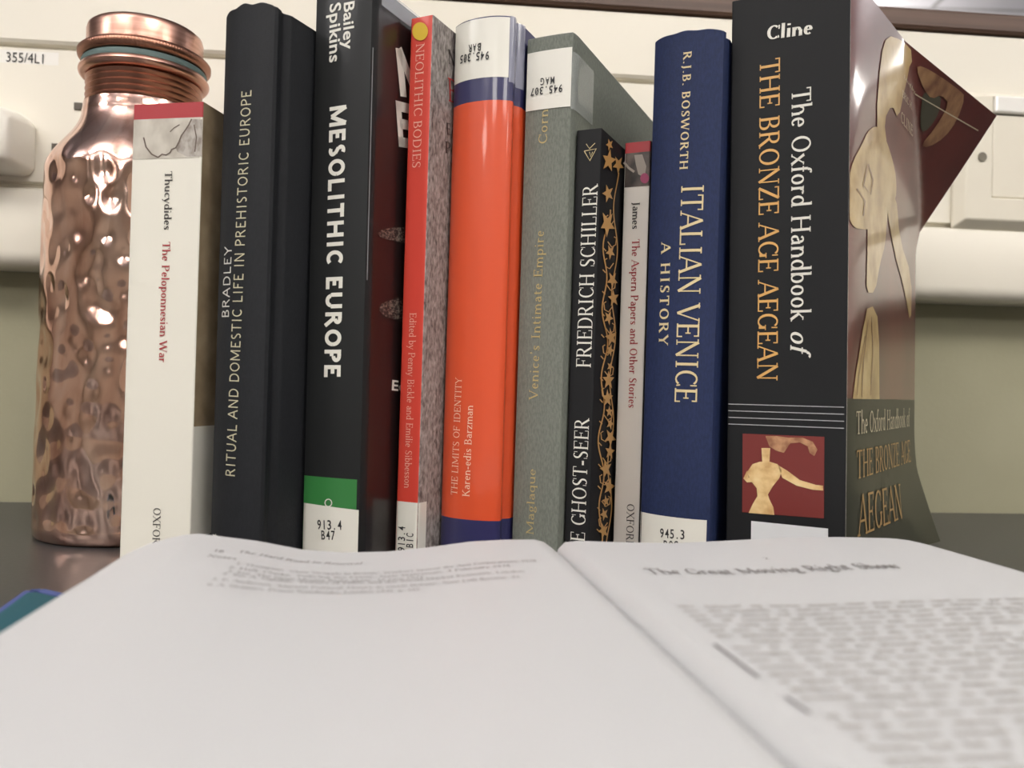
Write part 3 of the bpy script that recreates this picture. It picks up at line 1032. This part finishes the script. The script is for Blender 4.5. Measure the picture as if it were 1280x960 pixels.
b.side_text('cover_title', serif_text('Ed'), (557.5, 168), (570, 171), 0.005, DARKP)
b.side_text('cover_title', serif_text('Pe'), (556, 191), (569, 194), 0.005, DARKP)

# -- 5 orange hardback upside down
b = Book('glossy orange hardback with navy bands, shelved upside down', 556.5, 627, 0.365, 25, 0.24, 0.16, hard=True, bulge=0.0042, lean=0.006, against=b)
b.H = b.spine_at(606, 20)[1]
zn, zn2 = b.z(125.5, 605), b.z(651, 605)
M_O = mat('orange_jacket', (214, 80, 42), 0.38, coat=0.5, coat_rough=0.07)
M_N = mat('navy_jacket', (44, 44, 88), 0.36, coat=0.6, coat_rough=0.07)
b.cover([M_O, M_N], [zn, zn2], lambda z, s: 1 if z > zn or z < zn2 else 0)
b.pages()
OI = mat('cream_print', (240, 202, 178), 0.45)
b.text('title', serif_text('THE LIMITS OF IDENTITY', 8, 4), (571.6, 619.5), (577.6, 472), 8.2, OI)
b.text('author_name', serif_text('Karen-edis Barzman', 9, 4.5), (587, 621.5), (591.6, 506.5), 9.2, OI)
sw0, sw1 = b.spine_at(569, 60)[0], b.spine_at(632.5, 60)[0]
zl0, zl1 = b.spine_at(605, 97)[1], b.spine_at(605, 22.5)[1]
lb = b.patch('call_number_label', 0.0004, b.s[b.i1] - 0.0010, zl0, zl1, M_LABEL)
b.text('call_number', sans_text('945.305', mono=True), (613, 64.5), (575.6, 70.5), 8.5, M_BLACKINK, lb, off=0.0004)
b.text('call_number', sans_text('BAR', mono=True), (602.6, 54), (585.6, 57), 8.2, M_BLACKINK, lb, off=0.0004)
b.patch('label_film', b.s[b.i1] - 0.0009, b.s[b.i1] + 0.012, zl0 - 0.002, zl1 + 0.0005, clear_film('hazy_film', (206, 208, 226), 0.42), off=0.0004)

# -- 6 grey-green cloth hardback upside down
b = Book('grey-green cloth hardback with gold lettering, shelved upside down', 646.5, 703, 0.3618, 25, 0.234, 0.155, hard=True, bulge=0.0006, joint=False, lean=0.008, against=b)
b.H = b.spine_at(688, 43.5)[1]
M_G = cloth('grey_green_cloth', (121, 126, 117), 0.7)
b.cover([M_G])
b.pages()
GI = mat('dull_gold_print', (178, 160, 108), 0.4)
b.text('author_name', serif_text('Maglaque', 8, 4.5), (667.0, 669), (669.8, 586), 9.2, GI)
b.text('title', serif_text("Venice's Intimate Empire", 9, 5, track=5), (672.2, 500), (680.3, 288), 11, GI)
b.text('publisher_name', serif_text('Cornell', 9, 5, track=5), (684, 180), (686.2, 113), 11, GI)
za, zb = b.spine_at(685, 136)[1], b.spine_at(685, 63)[1]
lb = b.patch('call_number_label', 0.0002, b.s[b.i1] - 0.0002, za, zb, M_LABEL, off=0.0003)
b.text('call_number', sans_text('945.307', mono=True), (704.6, 106), (663.4, 111.5), 8.5, M_BLACKINK, lb, off=0.0006)
b.text('call_number', sans_text('MAG', mono=True), (694.6, 96), (675.6, 98.6), 8.2, M_BLACKINK, lb, off=0.0006)
b.patch('label_film', b.s[b.i1] - 0.0001, b.s[b.i1] + 0.024, za - 0.001, zb - 0.002, clear_film('grey_film', (214, 220, 216), 0.34), off=0.0004)

# -- 7 black paperback with gold vine
b = Book('small black paperback with gold star vine down its cover', 711, 742, 0.3616, 25, 0.194, 0.13, lean=0.008, against=b)
b.H = b.spine_at(738, 161.5)[1]
M_K = mat('black_card', (27, 27, 29), 0.6, spec=0.25)
b.cover([M_K, M_IN], [], lambda z, s: 0)
b.pages()
b.text('author_name', serif_text('FRIEDRICH SCHILLER', 9.5, 3), (738.6, 460), (747.4, 230), 18.5, WHITEINK)
b.text('title', serif_text('THE GHOST-SEER', 9.5, 3), (730.0, 709), (736.6, 523), 18, WHITEINK)
VG = mat('gold_vine_print', (196, 148, 84), 0.45)
b.poly('emblem', thick_line([(730.5, 189), (737.5, 201), (745.5, 186), (730.5, 189)], 1.2) + thick_line([(733, 180), (737, 186), (744, 179)], 0.9) + thick_line([(737, 190), (738.5, 196), (741, 190)], 0.8), GOLD)


def star(cx, cy, r, rot=0.0, k=0.42):
    return [(cx + (r if i % 2 == 0 else r * k) * math.cos(rot + i * math.pi / 5) * 0.62, cy + (r if i % 2 == 0 else r * k) * math.sin(rot + i * math.pi / 5)) for i in range(10)]


vr = random.Random(5)
loops = []
xc = lambda y: 765 - (y - 175) * (12.0 / 500)
loops += thick_line([(xc(y) - 4.5 + 3.2 * math.sin(y / 13.0) + 1.5 * math.sin(y / 31.0), y) for y in range(262, 684, 4)], 1.6)
loops += thick_line([(xc(y) + 6 + 3.0 * math.sin(y / 17.0 + 2) , y) for y in range(216, 684, 4)], 1.3)
for y in range(275, 680, 27):
    s_ = 1 if (y // 27) % 2 else -1
    loops += thick_line([(xc(y) - 4 * s_, y), (xc(y) + 1 * s_, y + 7), (xc(y) + 6 * s_, y + 4), (xc(y) + 7 * s_, y - 4), (xc(y) + 4 * s_, y - 6)], 1.3)
    loops += thick_line([(xc(y) - 6, y + 12), (xc(y) - 9.5, y + 8)], 1.3)
loops = [lp for lp in loops]
stars = [(760, 181, 8), (759, 201, 15), (771, 206, 12), (758, 242, 12), (757, 280, 17), (761, 315, 10)]
y = 350
while y < 675:
    stars.append((xc(y) + vr.uniform(-1, 5), y, vr.uniform(7, 13)))
    y += vr.uniform(15, 25)
loops += [star(x, y, r, vr.uniform(0, 6)) for x, y, r in stars]
v, f = [], []
for k, lp in enumerate(loops):
    n0 = len(v)
    for (px, py) in lp:
        yy, zz = b.side_at(px, py)
        v.append((b.t + 0.00015 + 0.000002 * k, max(yy, 0.0008), zz))
    f.append(tuple(range(n0, n0 + len(lp))))
mesh_obj('vine_ornament', v, f, VG, b.root)
VINE_BOOK = b

# -- 8 small white paperback
b = Book('small white paperback with red top, tucked against the blue book', 772, 804, 0.3850, 25, 0.196, 0.129, lean=0.008, against=b, gap=0.0014)
b.H = b.spine_at(796, 177.5)[1]
zr, zp = b.z(191.5), b.z(234)
M_W2 = mat('ivory_card', (232, 226, 217), 0.42, coat=0.1)
b.cover([M_W2, M_RED, M_DKB, M_IN], [zr, zp], lambda z, s: (1 if z > zr else 0) if -0.001 < s < b.t - 0.0003 else 2)
b.pages()
pic = b.patch('picture', 0.0001, b.s[b.i1] - 0.0001, zp, zr, noise_col(mat('dark_painting_print', (70, 62, 58), 0.4), (120, 120, 90), [(0.35, (44, 40, 40)), (0.65, (104, 92, 84))], 4))
b.poly('painted_shapes', thick_line([(780, 203), (786, 210), (793, 215)], 3.0) + [[(793, 194), (803, 193), (808, 208), (806, 222), (798, 218), (795, 206)]], mat('pale_painting_print', (158, 148, 138), 0.45), parent=pic)
b.poly('painted_flower', [ellipse(806, 223, 5.5, 6.5, 14)], mat('magenta_painting_print', (160, 62, 100), 0.45), off=0.0003, parent=pic)
b.text('author_name', serif_text('James', 12, 5), (791.2, 252.5), (790.3, 287), 8.8, mat('grey_print', (66, 62, 60), 0.5))
b.text('title', serif_text('The Aspern Papers and Other Stories', 11, 4.5), (790.4, 299), (785.8, 510), 9.2, mat('red_print', (170, 56, 62), 0.5))
b.text('publisher_name', serif_text('OXFORD', 9, 4), (784.0, 629), (782.6, 685), 9.2, mat('grey_print', (66, 62, 60), 0.5))

# -- 9 navy cloth hardback
b = Book('navy blue cloth hardback with large pale gold capitals on its spine', 806.5, 892, 0.368, 25, 0.24, 0.16, hard=True, bulge=0.0036, lean=0.008, against=b, gap=0.0035)
b.H = b.spine_at(868, 39)[1]
M_B = cloth('navy_cloth', (33, 45, 82), 0.66)
b.cover([M_B], crown=0.0008)
b.pages()
PG = mat('pale_gold_foil', (214, 196, 152), 0.4)
b.text('author_name', serif_text('R.J.B. BOSWORTH', 13, 6, track=7), (854.6, 65), (849.6, 213), 10, PG)
b.text('title', serif_text('ITALIAN VENICE', 9.5, 4.5), (852, 231), (843.2, 503.5), 27, PG)
b.text('subtitle', serif_text('A HISTORY', 13, 6, track=12), (827, 303.5), (823.6, 432), 11, PG)
lb = b.patch('call_number_label', -0.001, b.spine_at(886, 660)[0] * 1.01, 0.004, b.z(645.5), M_LABEL, tilt=-0.03)
b.text('call_number', sans_text('945.3', mono=True), (824.5, 671.5), (856.5, 674), 11, M_BLACKINK, lb)
b.text('call_number', sans_text('BOS', mono=True), (829, 686), (849, 687.3), 10.5, M_BLACKINK, lb)

# -- 10 thick black paperback with the bent cover
b = Book('thick black paperback with gold and white title and bent-open front cover', 909.5, 1059, 0.3735, 27, 0.27, 0.165, lean=-0.010, against=b, gap=0.0012)
b.H = b.spine_at(985, -12)[1]
M_K2 = mat('matt_black_card', (26, 27, 29), 0.6, spec=0.25)
b.cover([M_K2, M_IN], [], lambda z, s: 0, name='cover', skip_front=True)
b.pages()
G2 = mat('ochre_print', (220, 170, 98), 0.45)
b.text('editor_name', serif_text('Cline', 15, 6, 5), (957.6, 50.5), (1016, 42.5), 18.5, WHITEINK)
b.text('title', serif_text('The Oxford Handbook', 10, 4.5), (989.8, 111), (988.6, 402), 24, WHITEINK)
b.text('title', serif_text('of', 10, 4.5, slant=0.25), (988.4, 412), (988.0, 440), 24, WHITEINK)
b.text('title', serif_text('THE BRONZE AGE AEGEAN', 10, 4.5), (950, 75), (946.6, 477), 25, G2)
b.poly('rules', [lp for k in range(4) for lp in thick_line([(910.5, 505 + 8.3 * k), (1055, 509 + 8.8 * k)], 1.0)], mat('grey_rule_print', (170, 170, 172), 0.5))
pic = b.poly('picture', [[(928.5, 542), (1030.5, 546), (1030, 648), (927.8, 640)]], mat('maroon_print', (116, 42, 38), 0.45))
CRM = noise_col(mat('cream_fresco_print', (222, 188, 130), 0.5), (200, 200, 200), [(0.3, (196, 152, 98)), (0.55, (226, 194, 138)), (0.75, (234, 208, 156))], 4)
TAN = noise_col(mat('tan_fresco_print', (170, 116, 84), 0.5), (260, 260, 260), [(0.35, (140, 92, 64)), (0.65, (190, 144, 106))], 4)
# plain stand-in for the painting: a waisted jar with a long handle and a plume of leaves
b.poly('jar', [[(941, 580), (950, 577), (962, 577), (972, 580), (978, 588), (974, 598), (966, 608), (960, 618), (962, 624), (967, 634), (968, 643.5), (936, 641), (941, 630), (947, 620), (946, 610), (938, 600), (934, 590)],
               [(952, 560), (963, 560), (962, 577), (953, 577)], [(972, 581), (984, 588), (1000, 600), (1020, 606), (1029, 607), (1029, 613), (1016, 612), (996, 607), (978, 597)],
               [(934, 588), (929.5, 598), (934, 603), (944, 602), (942, 598), (936, 597)]], CRM, off=0.0004, parent=pic)
b.poly('plume', [[(957, 545), (972, 545), (985, 547), (1003, 547), (1016, 552), (1022, 562), (1018, 570), (1012, 566), (1010, 558), (1000, 553), (988, 554), (980, 566), (970, 563), (962, 558)]], TAN, off=0.0004, parent=pic)
lb = b.patch('call_number_label', b.spine_at(938, 655)[0], b.spine_at(1034, 662)[0], 0.004, b.z(651, 938), mat('glossy_label', (222, 224, 226), 0.3, coat=0.6), tilt=-0.02)

# front cover sheet, bent away from the pages
CW, NU, NV = 0.166, 56, 60
cov = np.zeros((NV + 1, NU + 1, 3))


def cov_phi(u, v):
    """angle of the sheet out of the book's own depth direction (radians), and whether beyond the dog-ear crease"""
    base = 6.8 + 2.2 * max(0, (0.25 - v) / 0.25) ** 1.5 + 5.5 * max(0, (v - 0.66) / 0.34)
    base += 26 * math.exp(-u / 0.010) * 0.45
    bend = max(0, (u - 0.6 * CW) / (0.4 * CW))
    base += 12.0 * bend * max(0, (0.16 - v) / 0.16) 
    # crease from the top edge to the fore edge
    cu, cv = 0.44 * CW, 0.70
    c = (u - cu) / (CW - cu) + (v - 1.0) / (1.0 - cv)
    k = min(1, max(0, c / 0.05))
    base += 15.0 * (k * k * (3 - 2 * k))
    return math.radians(base), max(0, c)


for j in range(NV + 1):
    vv = j / NV
    x, y = b.t, 0.0006
    for i in range(NU + 1):
        u = CW * i / NU
        ph, c = cov_phi(u, vv)
        if i:
            x += math.sin(ph) * CW / NU
            y += math.cos(ph) * CW / NU
        cov[j, i] = (x, y, b.H * vv - 0.016 * c)
covpx = np.zeros((NV + 1, NU + 1, 2))
for j in range(NV + 1):
    for i in range(NU + 1):
        covpx[j, i] = project(b.M @ Vector(cov[j, i]))


def cov_uv(px, py):
    d = (covpx[:, :, 0] - px) ** 2 + (covpx[:, :, 1] - py) ** 2
    j, i = np.unravel_index(np.argmin(d), d.shape)
    j0, i0 = min(j, NV - 1), min(i, NU - 1)
    J = np.array([covpx[j0, i0 + 1] - covpx[j0, i0], covpx[j0 + 1, i0] - covpx[j0, i0]]).T
    e = np.linalg.solve(J, np.array([px, py]) - covpx[j0, i0])
    return (i0 + e[0]) / NU, (j0 + e[1]) / NV


def cov_pt(u, v, off=0.0):
    a, c = min(max(u, 0), 1) * NU, min(max(v, 0), 1) * NV
    i, j = min(int(a), NU - 1), min(int(c), NV - 1)
    fa, fc = a - i, c - j
    p = (cov[j, i] * (1 - fa) + cov[j, i + 1] * fa) * (1 - fc) + (cov[j + 1, i] * (1 - fa) + cov[j + 1, i + 1] * fa) * fc
    du, dv_ = cov[j, i + 1] - cov[j, i], cov[j + 1, i] - cov[j, i]
    n = np.cross(du, dv_)
    return p + n / np.linalg.norm(n) * off


VO = cov_uv(1100, 500)[1]
jo = round(VO * NV)
v, f, mi = [], [], []
for sgn in (0, 1):
    for j in range(NV + 1):
        for i in range(NU + 1):
            v.append(cov_pt(i / NU, j / NV, -0.0005 * sgn))
K = (NU + 1) * (NV + 1)
for j in range(NV):
    for i in range(NU):
        a = j * (NU + 1) + i
        f.append((a, a + 1, a + NU + 2, a + NU + 1)); mi.append(1 if j < jo else 0)
        f.append((K + a + NU + 1, K + a + NU + 2, K + a + 1, K + a)); mi.append(2)
rim = [i for i in range(NU)] + [NU + j * (NU + 1) for j in range(NV)] + [NV * (NU + 1) + i for i in range(NU, 0, -1)] + [j * (NU + 1) for j in range(NV, 0, -1)]
for a, c in zip(rim, rim[1:] + rim[:1]):
    f.append((c, a, K + a, K + c)); mi.append(2)
M_MAR = noise_col(mat('maroon_cover', (84, 36, 34), 0.34, coat=0.8, coat_rough=0.10), (14, 14, 9), [(0.35, (84, 36, 34)), (0.65, (112, 54, 48))], 4)
M_OLV = mat('olive_cover', (44, 46, 36), 0.4, coat=0.25, coat_rough=0.12)
fc = mesh_obj('front_cover', v, f, [M_MAR, M_OLV, M_IN], b.root, mi, 50)
fc['label'] = 'glossy maroon and olive cover bent open'


def rounded(lp, n=1):
    for _ in range(n):
        out = []
        for p, q in zip(lp, lp[1:] + lp[:1]):
            out += [(p[0] * .75 + q[0] * .25, p[1] * .75 + q[1] * .25), (p[0] * .25 + q[0] * .75, p[1] * .25 + q[1] * .75)]
        lp = out
    return lp


def cov_shape(name, loops, m, off=0.0003, soft=True):
    """printed shapes on the bent sheet: filled on a fine grid so that they follow it"""
    v, f = [], []
    for lp in loops:
        uv = [cov_uv(*p) for p in (rounded(lp) if soft else lp)]
        bm = bmesh.new()
        bm.faces.new([bm.verts.new((p[0], p[1], 0)) for p in uv])
        for k in range(1, 28):
            for (co, no) in (((k / 28, 0, 0), (1, 0, 0)), ((0, k / 28, 0), (0, 1, 0))):
                bmesh.ops.bisect_plane(bm, geom=bm.verts[:] + bm.edges[:] + bm.faces[:], plane_co=co, plane_no=no)
        bmesh.ops.triangulate(bm, faces=bm.faces[:])
        bm.verts.index_update()
        n0 = len(v)
        v += [cov_pt(q.co.x, q.co.y, off) for q in bm.verts]
        for q in bm.faces:
            ids = [w.index + n0 for w in q.verts]
            f.append(tuple(ids if q.normal.z > 0 else ids[::-1]))
        bm.free()
    return mesh_obj(name, v, f, m, fc, None, 60)


CRM2 = noise_col(mat('cream_cover_print', (198, 168, 112), 0.36, coat=0.8, coat_rough=0.10), (60, 60, 60), [(0.3, (170, 136, 84)), (0.55, (204, 174, 118)), (0.75, (214, 190, 138))], 4)
TAN2 = noise_col(mat('tan_cover_print', (140, 96, 70), 0.36, coat=0.8, coat_rough=0.10), (120, 120, 60), [(0.35, (112, 74, 54)), (0.65, (166, 128, 92))], 4)
GRN2 = mat('green_cover_print', (74, 72, 58), 0.36, coat=0.8, coat_rough=0.10)
cov_shape('jar_picture', [[(1060, 272), (1060, 222), (1066, 200), (1076, 182), (1084, 164), (1092, 158), (1100, 160), (1108, 178), (1115, 200), (1120, 226), (1119, 250), (1110, 262), (1100, 272), (1090, 286), (1076, 287), (1066, 284)],
                          [(1084, 270), (1110, 250), (1106, 305), (1099, 330), (1093, 366), (1082, 366), (1083, 330)],
                          [(1106, 246), (1119, 240), (1124, 300), (1139, 345), (1138, 410), (1130, 362), (1116, 312)]], CRM2)
cov_shape('skirt_picture', [[(1065, 498.5), (1070, 460), (1078, 410), (1083, 386), (1090, 383), (1096, 396), (1098, 430), (1098.5, 499)]], CRM2, soft=False)
cov_shape('skirt_fold', thick_line([(1084, 400), (1078, 450), (1076, 496)], 1.0) + thick_line([(1088, 396), (1090, 440), (1087, 494)], 1.0) + thick_line([(1080, 420), (1072, 470), (1070, 494)], 0.9), TAN2, 0.00045, False)
cov_shape('jar_mark', thick_line([(1084, 205), (1090, 225), (1087, 243), (1078, 232), (1084, 205)], 1.6) + thick_line([(1070, 236), (1080, 252), (1078, 270)], 1.6), TAN2, 0.00045, False)
cov_shape('leaf_picture', [[(1100, 70), (1108, 44), (1126, 50), (1142, 66), (1130, 110), (1122, 150), (1114, 130), (1104, 150), (1108, 184), (1100, 186), (1094, 150)]], CRM2, 0.00036)
cov_shape('plume_picture', [[(1144, 84), (1152, 82), (1176, 96), (1198, 112), (1206, 120), (1196, 150), (1180, 172), (1160, 184), (1150, 182), (1168, 160), (1186, 130), (1176, 118), (1164, 124), (1154, 112)]], TAN2, 0.00036)
cov_shape('leaf_shadow_picture', [[(1154, 112), (1164, 124), (1176, 118), (1174, 140), (1160, 162), (1150, 165), (1150, 140)]], GRN2, 0.00030)


def cov_text(name, geom, p0, p1, cap_px, m):
    a, c = cov_uv(*p0), cov_uv(*p1)
    q = cov_uv(p0[0], p0[1] - cap_px)
    P, w = geom
    v, f = [], []
    for poly in P:
        k = len(v)
        for (x, y) in poly:
            g, hh = x / w, y / 0.68
            v.append(cov_pt(a[0] + (c[0] - a[0]) * g + (q[0] - a[0]) * hh, a[1] + (c[1] - a[1]) * g + (q[1] - a[1]) * hh, 0.0004))
        f.append(tuple(range(k, k + len(poly))))
    return mesh_obj(name, v, f, m, fc)


CI = mat('pale_cover_print', (196, 186, 160), 0.45)
CG = mat('gold_cover_print', (176, 142, 92), 0.45)
cov_text('cover_title', serif_text('The Oxford Handbook of', 9, 4), (1069, 543), (1136, 533), 29, CI)
cov_text('cover_title', serif_text('THE BRONZE AGE', 9, 4), (1069.5, 599), (1138, 577), 36, CG)
cov_text('cover_title', serif_text('AEGEAN', 9, 4), (1071.5, 671), (1128, 647), 52, CG)
cov_text('cover_editor', serif_text('Edited by', 9, 5), (1129, 98), (1143, 117), 5, CI)
cov_text('cover_editor', serif_text('ERIC H.', 9, 5), (1127, 121), (1139, 138), 9, CI)
cov_text('cover_editor', serif_text('CLINE', 9, 5), (1125, 152), (1140, 171), 14, CI)
cov_shape('rule', thick_line([(1142, 117), (1180, 139), (1222, 163)], 1.4), CI, 0.00042, False)

# ================================================================== open book in front
PB = Matrix.Translation((0.0166, 0.285, 0)) @ Matrix.Rotation(math.radians(9.0), 4, 'Z')
t = thing('open_book', 'open paperback lying flat in front of the standing books', 'book', PB)
ZK = 0.005
PROF = [(-0.137, .0200), (-0.134, .0225), (-0.130, .0238), (-0.118, .0246), (-0.10, .0222), (-0.085, .0192), (-0.072, .0182), (-0.058, .0184), (-0.045, .0196), (-0.03, .0216), (-0.018, .0222), (-0.008, .0222), (-0.0045, .0214), (-0.0014, .0192), (0, .0168),
        (0.0008, .0190), (0.003, .0212), (0.008, .0217), (0.02, .0212), (0.042, .0207), (0.065, .0216), (0.085, .0225), (0.105, .0226), (0.122, .0222), (0.131, .0219), (0.1345, .0214)]
pu = [p[0] for p in PROF]
pz = [p[1] + ZK for p in PROF]
BL = 0.212


def page_z(u, v):
    """v = distance from the far edge towards the reader"""
    z = float(np.interp(u, pu, pz))
    m = 0.0262
    k = min(1, v / 0.10)
    flat = m + (z - m) * (0.35 if abs(u) > 0.006 else 1.0)
    z = z + (flat - z) * k * k * (3 - 2 * k)
    return z


def far_edge(u):
    """the outer far corners of the leaves are rounded off"""
    return 0.032 * max(0.0, (-u - 0.121) / 0.016) ** 1.6 + 0.008 * max(0.0, (u - 0.126) / 0.0085) ** 1.6


us = sorted(set([round(-0.137 + 0.0025 * i, 4) for i in range(110) if -0.137 + 0.0025 * i < 0.1345] + pu))
for name, sel in (('left_pages', [u for u in us if u <= 0]), ('right_pages', [u for u in us if u >= 0])):
    vs = [BL * i / 50 for i in range(51)]
    v, f, mi = [], [], []
    nu = len(sel)
    for vv in vs:
        for u in sel:
            q = far_edge(u)
            q += vv * (1 - q / BL)
            v.append((u, -q, page_z(u, q)))
    for vv in vs:
        for u in sel:
            q = far_edge(u)
            v.append((u * 0.985, -(q + vv * (1 - q / BL)), 0.0022))
    K = nu * len(vs)
    for j in range(len(vs) - 1):
        for i in range(nu - 1):
            a = j * nu + i
            f.append((a, a + nu, a + nu + 1, a + 1)); mi.append(0)
            f.append((K + a, K + a + 1, K + a + nu + 1, K + a + nu)); mi.append(1)
    for j in range(len(vs) - 1):
        for i in (0, nu - 1):
            a = j * nu + i
            f.append((a, K + a, K + a + nu, a + nu) if i == 0 else (a, a + nu, K + a + nu, K + a)); mi.append(1)
    for i in range(nu - 1):
        a = i
        f.append((a, a + 1, K + a + 1, K + a)); mi.append(1)
        a = (len(vs) - 1) * nu + i
        f.append((a + 1, a, K + a, K + a + 1)); mi.append(1)
    M_STACK = noise_col(mat('page_stack', (206, 202, 194), 0.7), (6, 6, 2600), [(0.4, (170, 166, 160)), (0.6, (222, 218, 210))], 1)
    o = mesh_obj(name, v, f, [M_PAGE, M_STACK], t, mi, 50)
    if name == 'left_pages':
        LP = o
    else:
        RP = o
mb = MB(); mb.box(-0.139, 0.137, -BL - 0.001, 0.001, 0.0002, 0.0019)
mb.build('cover', mat('soft_cover', (190, 186, 178), 0.5), t)


def page_at(px, py):
    Mi = PB.inverted()
    o, d = Mi @ CP, Mi.to_3x3() @ ray(px, py)
    z = 0.0262
    for _ in range(6):
        k = (z - o.z) / d.z
        u, v = o.x + d.x * k, -(o.y + d.y * k)
        z = page_z(u, max(0, v))
    return u, v


def page_text(name, geom, u, v, length, cap, m, parent, slope=0.0):
    return lay_text(name, geom, (u, -v), (1, slope), (-slope, 1), length, cap, lambda a, c: (a, c, page_z(a, max(0, -c)) + 0.0002), m, parent)


a, c = page_at(812, 718), page_at(1149, 718)
page_text('heading', serif_text('The Great Moving Right Show', 10, 4.5), a[0], a[1], c[0] - a[0], 0.0072, M_INK, RP)
a = page_at(956, 700)
page_text('chapter_number', serif_text('2', 9, 4), a[0], a[1], 0.0022, 0.003, M_INK, RP)
NOTES = [("1. Thompson, 'Class Struggle in Britain', Workers against the Anti Corporations, 1978.", 295, 706, 663),
         ("2. Hall, Clarke, 'Policing the Crisis', New Statesman, 4 February 1978.", 285, 711, 652),
         ("3. See, 'The Great Moving Right Show', 13 June 1977.", 283, 716, 535),
         ("4. See A. Gamble, 'Politics of 1980s and the Social Market Economy, London", 276, 719, 678),
         ("5. P. Anderson, 'Marxist Political Theory in Great Britain', New Left Review, 43.", 264, 726, 680),
         ("6. A. Gramsci, Prison Notebooks, London 1971, p. 181.", 258, 732.5, 543)]


def page_line(name, txt, px, py, px1, cap, m, slant=0.0):
    a = page_at(px, py)
    k = math.hypot(a[0] - page_at(px + 10, py)[0], a[1] - page_at(px + 10, py)[1]) / 10
    page_text(name, serif_text(txt, 9, 4, slant=slant), a[0], a[1], (px1 - px) * k, cap, m, LP)


page_line('running_head', '18', 266, 690, 279, 0.0030, M_INK)
page_line('running_head', 'The Hard Road to Renewal', 296, 691, 447, 0.0030, M_INK, 0.2)
page_line('notes_heading', 'Notes', 258, 696.5, 295, 0.0030, M_INK)
for txt, q0, q1, q2 in NOTES:
    page_line('note_line', txt, q0, q1, q2, 0.0025, M_INK)

# body text: lines of small letters
rr = random.Random(3)
a = page_at(848, 760)
TU, TV = a[0], a[1]
mb = MB()
par = {7: 0.006, 16: 0.006, 25: 0.006}
for ln in range(34):
    vv = TV + ln * 0.0040
    u = TU + par.get(ln, 0)
    end = TU + 0.098 - (rr.uniform(0.02, 0.05) if ln + 1 in par else 0)
    while u < end:
        for _ in range(rr.choice((2, 3, 3, 4, 5, 6, 7, 8, 9))):
            w = rr.uniform(0.0008, 0.0014)
            if u + w > end:
                break
            up, dn = rr.choice((0.0012, 0.0012, 0.0012, 0.0017)), rr.choice((0, 0, 0, 0, -0.0004))
            z = page_z(u, vv) + 0.0002
            z2 = page_z(u + w, vv) + 0.0002
            mb.add([(u, -vv + dn, z), (u + w * 0.9, -vv + dn, z2), (u + w * 0.9, -vv + up, z2), (u, -vv + up, z)], [(0, 1, 2, 3)])
            u += w * 1.02
        u += rr.uniform(0.0016, 0.0026)
o = mb.build('body_text', mat('body_ink', (176, 173, 170), 0.7), RP)
mb = MB()
for (p0, p1) in (((893, 806), (948, 848)), ((982, 872), (1012, 893))):
    a, c = page_at(*p0), page_at(*p1)
    du = Vector((c[0] - a[0], -(c[1] - a[1]))).normalized() * 0.0004
    n = Vector((-du.y, du.x))
    mb.add([(a[0] + n.x, -a[1] + n.y, page_z(a[0], a[1]) + .0002), (a[0] - n.x, -a[1] - n.y, page_z(a[0], a[1]) + .0002),
            (c[0] - n.x, -c[1] - n.y, page_z(c[0], c[1]) + .0002), (c[0] + n.x, -c[1] + n.y, page_z(c[0], c[1]) + .0002)], [(0, 1, 2, 3)])
mb.build('margin_mark', mat('pencil_mark', (120, 116, 118), 0.7), RP)

# ================================================================== teal fabric case at the left
M_TEAL = noise_bump(mat('teal_fabric', (20, 84, 96), 0.85), (1400, 1400, 1400), 0.4, 0.0003)
t = thing('pencil_case', 'teal fabric pencil case with blue trim beside the open book', 'pencil case', Matrix.Identity(4))
out = [(-0.1515, 0.2625), (-0.1490, 0.2635), (-0.1390, 0.2580), (-0.122, 0.2490), (-0.1115, 0.140), (-0.121, 0.138)]
cx, cy = -0.130, 0.215


def rim_loop(z, k):
    return [(cx + (x - cx) * k, cy + (y - cy) * k, z) for x, y in out]


L = [rim_loop(0.0003, 0.96), rim_loop(0.003, 1.0), rim_loop(0.0075, 1.0), rim_loop(0.0105, 0.96), rim_loop(0.012, 0.86)]
v = [p for l in L for p in l]
n = len(out)
f = [(k * n + i, k * n + n + i, k * n + n + (i + 1) % n, k * n + (i + 1) % n) for k in range(4) for i in range(n)]
f += [tuple(range(n)), tuple(reversed(range(4 * n, 5 * n)))]
o = mesh_obj('body', v, [tuple(reversed(q)) for q in f], M_TEAL, t, None, 60)
mb = MB()
rl = rim_loop(0.0093, 0.992)
M_TRIM = noise_bump(mat('blue_violet_trim', (70, 84, 138), 0.8), (1400, 1400, 1400), 0.4, 0.0003)
for i in range(n):
    p, q = Vector(rl[i]), Vector(rl[(i + 1) % n])
    d = (q - p).normalized()
    nrm = Vector((-d.y, d.x, 0)) * 0.0016
    up = Vector((0, 0, 0.0018))
    mb.add([p - nrm, p + nrm, p + nrm + up, p - nrm + up, q - nrm, q + nrm, q + nrm + up, q - nrm + up],
           [(0, 1, 2, 3), (7, 6, 5, 4), (0, 4, 5, 1), (1, 5, 6, 2), (2, 6, 7, 3), (3, 7, 4, 0)])
mb.build('trim', M_TRIM, t)['label'] = 'blue-violet edge trim'
mb = MB()
rl = rim_loop(0.0069, 1.003)
for i in range(n):
    p, q = Vector(rl[i]), Vector(rl[(i + 1) % n])
    m_ = int((q - p).length / 0.0022)
    for k in range(m_):
        a, c = p.lerp(q, (k + 0.2) / m_), p.lerp(q, (k + 0.75) / m_)
        mb.box(min(a.x, c.x) - .00015, max(a.x, c.x) + .00015, min(a.y, c.y) - .00015, max(a.y, c.y) + .00015, 0.0069, 0.0073)
o = mb.build('stitching', mat('pale_thread', (150, 176, 188), 0.8), t)
